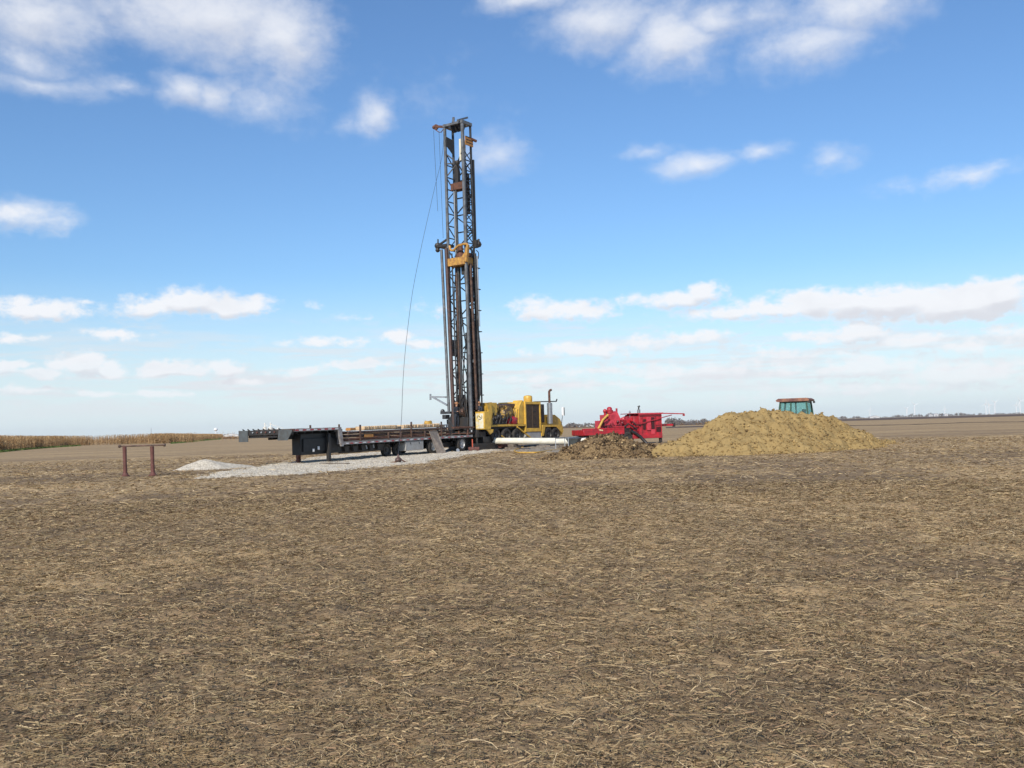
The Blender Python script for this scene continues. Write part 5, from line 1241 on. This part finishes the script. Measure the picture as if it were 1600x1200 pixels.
q = MB(); c = ph(984.5, 655, .8); q.tube((c.x, .8, c.z-.1), (c.x, .8, ph(984.5, 641.5, .8).z), .035); q.box(c.x-.07, c.x+.07, .76, .84, ph(984.5, 646, .8).z, ph(984.5, 643, .8).z); q.build('breather', M_galv, pt)
q = MB(); q.path([ph(986, 674, -.12), ph(992, 676, -.14), ph(1000, 682, -.2), ph(1006, 688, -.3), ph(1011, 693.5, -.5)], .12, 10); q.build('suction_hose', M_hosek, pt)
q = MB(); q.path([ph(934, 671.5, .15), ph(937, 666, .15), ph(942, 656, .1), ph(946.5, 651.5, .1), ph(950, 648, .15)], .085, 9); o = q.build('discharge_hose', M_hose, None); o.matrix_world = PT
tag(o, 'tan yellow hose slanting up from the red pump deck to its domed valves', 'hose')
q = MB(); q.bar(ph(932, 671, .1), ph(942, 672.5, .0), .12, .1); o = q.build('timber_block', M_wood); o.matrix_world = PT; tag(o, 'small wooden block lying on the red pump deck edge', 'timber')

# ------------------------------------------------------------------ tractor behind the clay mound
t0 = at(1243, 640, 60)
TT = frame((t0.x, t0.y, 0), -62)
trc = thing('tractor', 'dark green farm tractor with rusty brown cab roof behind the clay mound', 'tractor', TT)
roofz = at(1243, 624, 60).z
q = MB(); 
cabw, cabl, zb_ = .85, .95, 1.35; zt_ = roofz-.14
B4 = [(-cabl, -cabw), (cabl, -cabw), (cabl, cabw), (-cabl, cabw)]; T4 = [(-cabl*.86, -cabw*.86), (cabl*.8, -cabw*.86), (cabl*.8, cabw*.86), (-cabl*.86, cabw*.86)]
for i in range(4):
    q.bar((*B4[i], zb_), (*T4[i], zt_), .1)
    q.bar((*B4[i], zb_), (*B4[(i+1) % 4], zb_), .12); q.bar((*T4[i], zt_-.03), (*T4[(i+1) % 4], zt_-.03), .08)
for s in (-1, 1): q.bar((.15, s*cabw, zb_), (.12, s*cabw*.87, zt_), .08)
cabo = q.build('cab_frame', M_green, trc)
q = MB(); q.prism([(-cabl*1.05, zt_), (cabl*1.02, zt_), (cabl*1.08, zt_+.1), (cabl*.9, zt_+.2), (-cabl*.9, zt_+.2), (-cabl*1.08, zt_+.1)], 'y', -cabw*1.05, cabw*1.05); q.build('cab_roof', M_roofb, trc)
for i in range(4):
    a, b_ = B4[i], B4[(i+1) % 4]; c_, d_ = T4[i], T4[(i+1) % 4]
    s = .94
    q = MB(); vs = [(a[0]*s, a[1]*s, zb_+.08), (b_[0]*s, b_[1]*s, zb_+.08), (d_[0]*s, d_[1]*s, zt_-.08), (c_[0]*s, c_[1]*s, zt_-.08)]
    q.add(vs+[(v[0]*.985, v[1]*.985, v[2]) for v in vs], [(0,1,2,3),(7,6,5,4),(0,4,5,1),(1,5,6,2),(2,6,7,3),(3,7,4,0)]); q.build('window', M_glass, trc)
q = MB(); q.box(-.5, .05, -.28, .28, 1.3, 1.5); q.box(-.6, -.45, -.28, .28, 1.5, 2.15); q.build('seat', M_black, trc)
q = MB(); q.path([(.55, 0, 1.4), (.35, 0, 2.0)], .03); q.path([(.35+.06*math.sin(a_), .2*math.cos(a_), 2.02+.19*math.sin(a_)*.4) for a_ in np.linspace(0, 6.28, 14, endpoint=False)], .02, 6, True); q.build('steering_wheel', M_black, trc)
q = MB(); q.box(cabl+.02, 2.9, -.42, .42, 1.0, 1.72); q.prism([(2.9, 1.0), (3.1, 1.1), (3.05, 1.6), (2.9, 1.7)], 'y', -.4, .4); q.build('hood', M_green, trc)
q = MB(); q.box(-1.1, 2.9, -.3, .3, .7, 1.3); q.build('chassis', M_dark, trc)
for s in (-1, 1):
    wheel(trc, (-.35, s*1.15, .8), .8, .48, M_yel); wheel(trc, (2.3, s*.95, .55), .55, .36, M_yel)
    q = MB(); q.prism([(-1.0, 1.3), (-.8, 1.6), (-.35, 1.72), (.2, 1.6), (.45, 1.3), (.3, 1.3), (-.35, 1.6), (-.85, 1.3)], 'y', s*.9, s*1.4); q.build('rear_fender', M_green, trc)
for x_, y_ in ((-cabl, cabw*1.0), (-cabl, -cabw)):
    q = MB(); q.box(x_-.1, x_, y_-.1, y_+.1, zt_-.12, zt_+.02); q.build('work_lamp', M_dark, trc)
q = MB(); q.path([(.9, -.9, 1.5), (.95, -1.25, 1.6), (.92, -1.3, 1.95)], .015, 6); q.box(.9, .93, -1.4, -1.22, 1.75, 2.05); q.build('mirror', M_black, trc)

# ------------------------------------------------------------------ corn field on the left
cs = [(-60, 118), (0, 150), (60, 195), (100, 232), (135, 250), (200, 250), (265, 246), (300, 330), (330, 430), (347, 560)]
edge = [Vector((*pol(px, D_), 0)) for px, D_ in cs]
M_corn = island('dry_corn', [(0, (0.146,0.083,0.043)), (.4, (0.302,0.186,0.089)), (.75, (0.470,0.304,0.149)), (1, (0.616,0.441,0.238))], .85, .1)
def corn_plants(P, r, hs):
    """each plant: stalk, drooping leaves and a tassel"""
    n = len(P); Vs = []; Fs = []; off = 0
    a = r.uniform(0, 6.28, n); H_ = hs*r.uniform(.88, 1.1, n)
    lean = r.normal(0, .05, (n, 2))
    def quad(c0, c1, w, ang):
        nonlocal off
        wx = np.cos(ang)*w/2; wy = np.sin(ang)*w/2
        V = np.stack([c0+np.stack([wx, wy, 0*wx], 1), c0-np.stack([wx, wy, 0*wx], 1), c1-np.stack([wx*.6, wy*.6, 0*wx], 1), c1+np.stack([wx*.6, wy*.6, 0*wx], 1)], 1)
        Vs.append(V.reshape(-1, 3)); Fs.append(np.arange(n*4).reshape(-1, 4)+off); off += n*4
    def pt_(f): return P+np.stack([lean[:, 0]*f*H_, lean[:, 1]*f*H_, f*H_], 1)
    quad(pt_(0), pt_(.97), np.full(n, .045), a)
    for k_ in range(7):
        f = .18+k_*.105; la = a+k_*2.4+r.normal(0, .4, n); L = r.uniform(.28, .55, n)*(1-.3*f)
        d = np.stack([np.cos(la), np.sin(la), 0*la], 1); m1 = pt_(f)+d*(L*.5)[:, None]+np.array([0, 0, .1]); tip = pt_(f)+d*L[:, None]+np.stack([0*la, 0*la, -r.uniform(.05, .4, n)], 1)
        w = r.uniform(.05, .095, n); quad(pt_(f), m1, w, la+1.57); quad(m1, tip, w*.8, la+1.57+r.normal(0, .6, n))
    for k_ in range(2): quad(pt_(.93), pt_(1.0)+np.stack([r.normal(0, .1, n), r.normal(0, .1, n), r.uniform(.02, .16, n)], 1), np.full(n, .05), a+k_*1.2)
    return np.concatenate(Vs), np.concatenate(Fs)
r_ = np.random.default_rng(44); Pc = []
for (a, b_) in zip(edge[:-1], edge[1:]):
    L = (b_-a).length; d = (b_-a)/L; nrm = Vector((-d.y, d.x, 0))
    if nrm.dot(Vector((a.x, a.y, 0))) < 0: nrm = -nrm        # away from the camera
    far_ = (a.y+b_.y)/2 > 330
    n = int(L*(4.2 if not far_ else 2.6)); rows = 7 if not far_ else 5
    for k_ in range(rows):
        s = (np.arange(n)+r_.random(n)*.8)/n*(L+12)-6
        Pc.append(np.stack([a.x+d.x*s+nrm.x*k_*.76, a.y+d.y*s+nrm.y*k_*.76, np.zeros(n)], 1)+np.concatenate([r_.normal(0, .08, (n, 2)), np.zeros((n, 1))], 1))
    n = int(L*3)                                          # thinner cover deeper in, only its tops can be seen
    s = r_.random(n)*(L+30)-15; dep = 5+r_.random(n)**1.5*45
    Pc.append(np.stack([a.x+d.x*s+nrm.x*dep, a.y+d.y*s+nrm.y*dep, np.zeros(n)], 1))
Pc = np.concatenate(Pc)
V, Fc_ = corn_plants(Pc, r_, 2.35*(1+.12*(fbm(Pc[:, 0]*.05, Pc[:, 1]*.05, 3, 9)-.5)))
tag(npmesh('corn_field', V, Fc_, M_corn), 'standing field of dry tan corn along the left horizon', 'corn field', kind='stuff')
# grass verge in front of the corn
M_grass = island('verge_grass', [(0, (.045,.075,.02)), (.6, (.08,.13,.035)), (1, (.17,.17,.07))], .9, .1)
Gp = []
for (pxa, Da0, Da1, pxb, Db0, Db1) in ((-60, 108, 117, 0, 136, 149), (0, 136, 149, 60, 182, 194), (60, 182, 194, 125, 228, 246), (268, 215, 244, 300, 262, 328), (300, 262, 328, 345, 400, 540)):
    n = 9000; s = r_.random(n); q_ = r_.random(n); px = pxa+(pxb-pxa)*s; Dn = Da0+(Db0-Da0)*s; Df = Da1+(Db1-Da1)*s; D_ = Dn+(Df-Dn)*q_
    xy = np.array([pol(p_, d_) for p_, d_ in zip(px, D_)]); Gp.append(np.concatenate([xy, np.zeros((n, 1))], 1))
Gp = np.concatenate(Gp); n = len(Gp); a_ = r_.uniform(0, 6.28, n); h_ = r_.uniform(.12, .3, n); w_ = r_.uniform(.15, .4, n)
V = np.stack([Gp+np.stack([np.cos(a_)*w_, np.sin(a_)*w_, 0*a_], 1), Gp-np.stack([np.cos(a_)*w_, np.sin(a_)*w_, 0*a_], 1), Gp+np.stack([r_.normal(0, .1, n), r_.normal(0, .1, n), h_], 1)], 1).reshape(-1, 3)
tag(npmesh('grass_verge', V, np.arange(3*n).reshape(-1, 3), M_grass), 'strip of green grass along the foot of the corn field', 'grass', kind='stuff')

# ------------------------------------------------------------------ distance
M_treef = island('bare_tree_mass', [(0, (.11,.11,.12)), (.5, (.18,.16,.15)), (1, (.27,.22,.18))], .95, .1)
def treeline(name, label, spans, seed, leaf, mat=M_treef):
    r = np.random.default_rng(seed); C = []; S = []
    for (pxa, pxb, D_, hmin, hmax, n) in spans:
        for i in range(n):
            px = r.uniform(pxa, pxb); Dd = D_*r.uniform(.95, 1.08); x, y = pol(px, Dd)
            prof = .35+.65*vnoise(np.array([px*.11]), np.array([D_*.01]), seed)[0]
            h = (hmin+(hmax-hmin)*r.random())*prof; w = h*r.uniform(.35, .6)
            m_ = 46; u = r.normal(0, 1, (m_, 3)); u /= np.linalg.norm(u, axis=1)[:, None]; rad = r.random(m_)**.4
            C.append(np.stack([x+u[:, 0]*rad*w, y+u[:, 1]*rad*w, h*.56+u[:, 2]*rad*h*.46], 1)); S.append(np.full(m_, leaf*h))
            C.append(np.stack([np.full(4, x), np.full(4, y), np.linspace(0, h*.5, 4)], 1)); S.append(np.full(4, leaf*h*.8))
    C = np.concatenate(C); S = np.concatenate(S); n = len(C)
    d1_ = r.normal(0, 1, (n, 3)); d2_ = r.normal(0, 1, (n, 3))
    V = np.stack([C+d1_*S[:, None], C+d2_*S[:, None], C-(d1_+d2_)*.6*S[:, None]], 1).reshape(-1, 3)
    o = npmesh(name, V, np.arange(3*n).reshape(-1, 3), mat); return tag(o, label, 'trees', kind='stuff')
treeline('far_woodland', 'low leafless grey brown woodland on the horizon behind the red pump', [(874, 905, 900, 3.5, 5.5, 60), (900, 1000, 1100, 4, 6.5, 130), (1040, 1110, 900, 4, 7.5, 110), (1108, 1170, 1000, 4, 5.5, 60)], 3, .085)
treeline('far_woodland', 'thin strip of far bluish trees on the horizon right of the clay mound', [(1295, 1345, 2600, 5, 9, 60), (1345, 1395, 3000, 4, 7, 50), (1395, 1520, 2700, 5, 12, 150), (1520, 1610, 3200, 5, 9, 80)], 4, .085)
treeline('far_woodland', 'thin low treeline on the horizon between corn field and trailer', [(346, 470, 1900, 3, 7, 70), (470, 700, 2200, 3, 6, 80)], 6, .085)
M_brush = island('dry_brush', [(0, (.12,.07,.04)), (1, (.3,.19,.11))], .95, .1)
treeline('dry_brush', 'low rusty brown dry brush beyond the corn field end', [(348, 380, 420, .5, 1.4, 90)], 8, .1, M_brush)
treeline('dry_brush', 'rust tinted dry brush at the far edge of the field behind the rig nose', [(874, 1120, 620, .8, 1.9, 150)], 9, .1, M_brush)

def turbine(px, hub, D_, lb, rot, blade=38.):
    x, y = pol(px, D_); hz_ = at(px, hub, D_).z; s = 1
    tu = thing('wind_turbine', lb, 'wind turbine', loc=(x, y, 0), group='white wind turbines along the right horizon')
    w = 2.4*D_/7000
    q = MB(); q.tube((0, 0, 0), (0, 0, hz_), w*1.2, 12, w*.8); q.build('tower', M_white, tu)
    q = MB(); q.box(-2, 2, -5, 5, hz_-2, hz_+2.4); q.ball((0, -5.5, hz_), 2, 8); q.build('nacelle', M_white, tu)
    for k_ in range(3):
        a_ = R(rot+120*k_); q = MB(); t_ = Vector((math.sin(a_), 0, math.cos(a_)))
        q.path([Vector((0, -6.5, hz_)), Vector((0, -6.5, hz_))+t_*blade*.25, Vector((0, -6.5, hz_))+t_*blade], [1.2, 2.0*D_/8000+.4, .5], 6); q.build('blade', M_white, tu)
for a_ in ((1360, 640.5, 9500, 'small wind turbine nearest the clay mound, alone on the right horizon', 20), (1417.5, 638.5, 8800, 'shorter wind turbine of the middle pair on the right horizon', 50),
           (1430, 632.5, 7000, 'taller wind turbine of the middle pair on the right horizon', 75), (1477, 638.5, 10500, 'faint lone wind turbine between the two groups on the right horizon', 0),
           (1541.5, 630.5, 6300, 'wind turbine leftmost of the tight cluster of three near the right edge', 0), (1546.5, 632.5, 7600, 'wind turbine in the middle of the cluster of three near the right edge', 95),
           (1555.5, 628.5, 6800, 'wind turbine rightmost of the cluster of three near the right edge', 60), (1589, 632.5, 7600, 'shorter wind turbine of the pair at the far right edge', 15), (1595, 626.5, 6000, 'taller wind turbine of the pair at the far right edge', 88)):
    turbine(*a_)
M_dull = pbr('dull_white_siding', (.5,.5,.5), .6, 0, .1, 3)
M_roofg = pbr('grey_metal_roof', (.4,.4,.42), .5)
def barn(px, D_, w, d, h, lb, az=0, roof=M_dull, name='farm_building'):
    x, y = pol(px, D_); bn = thing(name, lb, 'building', Matrix.Translation((x, y, 0)) @ Matrix.Rotation(R(az), 4, 'Z'))
    q = MB(); q.prism([(-w/2, 0), (w/2, 0), (w/2, h), (0, h+d*.22), (-w/2, h)], 'y', -d/2, d/2); wl_ = q.build('wall', M_dull, bn)
    q = MB(); q.add([(-w/2-.4, -d/2-.4, h-.1), (0, -d/2-.4, h+d*.22+.25), (0, d/2+.4, h+d*.22+.25), (-w/2-.4, d/2+.4, h-.1), (w/2+.4, -d/2-.4, h-.1), (w/2+.4, d/2+.4, h-.1)], [(0,1,2,3),(1,4,5,2)]); q.build('roof', roof, bn)
    q = MB(); q.box(-w*.15, w*.15, -d/2-.1, -d/2-.02, 0, h*.75); q.build('door', M_roofg, bn)
barn(921, 1060, 9, 5, 1.6, 'long low white farm building behind the red pump', roof=M_roofg); barn(903, 1060, 4, 4, 1.5, 'small pale shed behind the rig nose on the horizon')
barn(1366, 2500, 26, 12, 4, 'low pale farm shed on the horizon just right of the mound'); barn(1454, 2400, 9, 8, 4.5, 'small white farm building, left one of the adjacent pair below the turbines'); barn(1462, 2400, 12, 9, 6, 'taller white farm building, right one of the adjacent pair below the turbines'); barn(1478, 2450, 9, 8, 5, 'small lone white farm building right of the adjacent pair')
barn(362, 1700, 26, 10, 3.0, 'low white building on the horizon left of the trailer front')
# grain bins and elevator beyond the trailer front
def bin_(px, D_, r, h, lb, leg=0.):
    x, y = pol(px, D_); bn = thing('grain_bin', lb, 'grain bin', loc=(x, y, 0), group='grain storage beyond the trailer')
    q = MB(); q.lathe([(r, 0), (r, h)], (0, 0, 0), 'z', 24)
    for i in range(6): q.lathe([(r+.08, h*(i+1)/7), (r+.08, h*(i+1)/7+.15)], (0, 0, 0), 'z', 24)
    q.build('wall', M_bin, bn)
    q = MB(); q.lathe([(r+.3, h), (r*.25, h+r*.55), (r*.25, h+r*.55+.8), (0, h+r*.55+1)], (0, 0, 0), 'z', 24); q.build('roof', M_bin, bn)
    if leg: q = MB(); q.box(-.6, .6, -.6, .6, h+r*.5, h+leg); q.box(-1.1, 1.1, -1, 1, h+leg, h+leg+1.4); q.bar((0, 0, h+leg), (r*1.6, 0, h+r*.6), .5); q.build('elevator_leg', M_bin, bn)
M_bin = pbr('pale_bin_steel', (.74,.72,.66), .5, .1, .15, .2)
bin_(413.5, 1500, 2.8, 13.0, 'narrow tall pale grain bin at the left of the group', 5); bin_(422.5, 1500, 4.2, 12.0, 'wide tall pale grain bin with a raised elevator leg', 6.5); bin_(434.5, 1480, 5.2, 8.2, 'short wide grain bin with a cone roof at the right of the group')
q = MB(); pA = Vector((*pol(423, 1500), 17.5)); pB = Vector((*pol(442, 1480), 11.5)); q.bar(pA, pB, .5); q.bar(Vector((pB.x, pB.y, 0)), pB, .5); tag(q.build('grain_conveyor', M_bin), 'thin overhead conveyor sloping down from the tall bin to the right', 'conveyor')
x, y = pol(337, 2500); wt = thing('water_tower', 'small white bulb water tower on the horizon at the end of the corn', 'water tower', loc=(x, y, 0))
zt_ = at(337, 671, 2500).z
q = MB(); q.ball((0, 0, zt_), 5.2, 16, (1, 1, .8)); q.build('tank', M_white, wt)
q = MB(); q.tube((0, 0, 0), (0, 0, zt_-3), 1.5, 12, 1.1); q.build('stem', M_white, wt)
x, y = pol(236, 2600); py_ = thing('radio_mast', 'thin faint lattice mast above the corn field', 'mast', loc=(x, y, 0)); zt_ = at(236, 669, 2600).z
q = MB()
for s in ((-.7, -.4), (.7, -.4), (0, .8)): q.tube((s[0]*1.4, s[1]*1.4, 0), (s[0]*.4, s[1]*.4, zt_), .22, 6)
for i in range(10): z_ = zt_*i/10; q.bar((-1+.07*i, 0, z_), (1-.07*i, 0, z_+zt_/10), .2)
q.build('lattice', M_galv, py_)

# ------------------------------------------------------------------ thin air between here and the horizon
hzb = MB(); hzb.v = [(x, y, z) for x in (-9500, 9500) for y in (-3000, 12500) for z in (-1.0, 135.)]
hzb.f = [(0,1,3,2),(4,6,7,5),(0,4,5,1),(2,3,7,6),(0,2,6,4),(1,5,7,3)]
M_haze = bpy.data.materials.new('haze_air'); M_haze.use_nodes = True; t = M_haze.node_tree; t.nodes.clear()
pv_ = N(t, 'ShaderNodeVolumePrincipled'); pv_.inputs['Color'].default_value = (.86,.92,1,1); pv_.inputs['Density'].default_value = .000035; pv_.inputs['Anisotropy'].default_value = 0.
om_ = N(t, 'ShaderNodeOutputMaterial'); t.links.new(pv_.outputs[0], om_.inputs['Volume'])
tag(hzb.build('haze', M_haze, smooth=False), 'thin pale haze in the air toward the horizon', 'haze', kind='stuff')
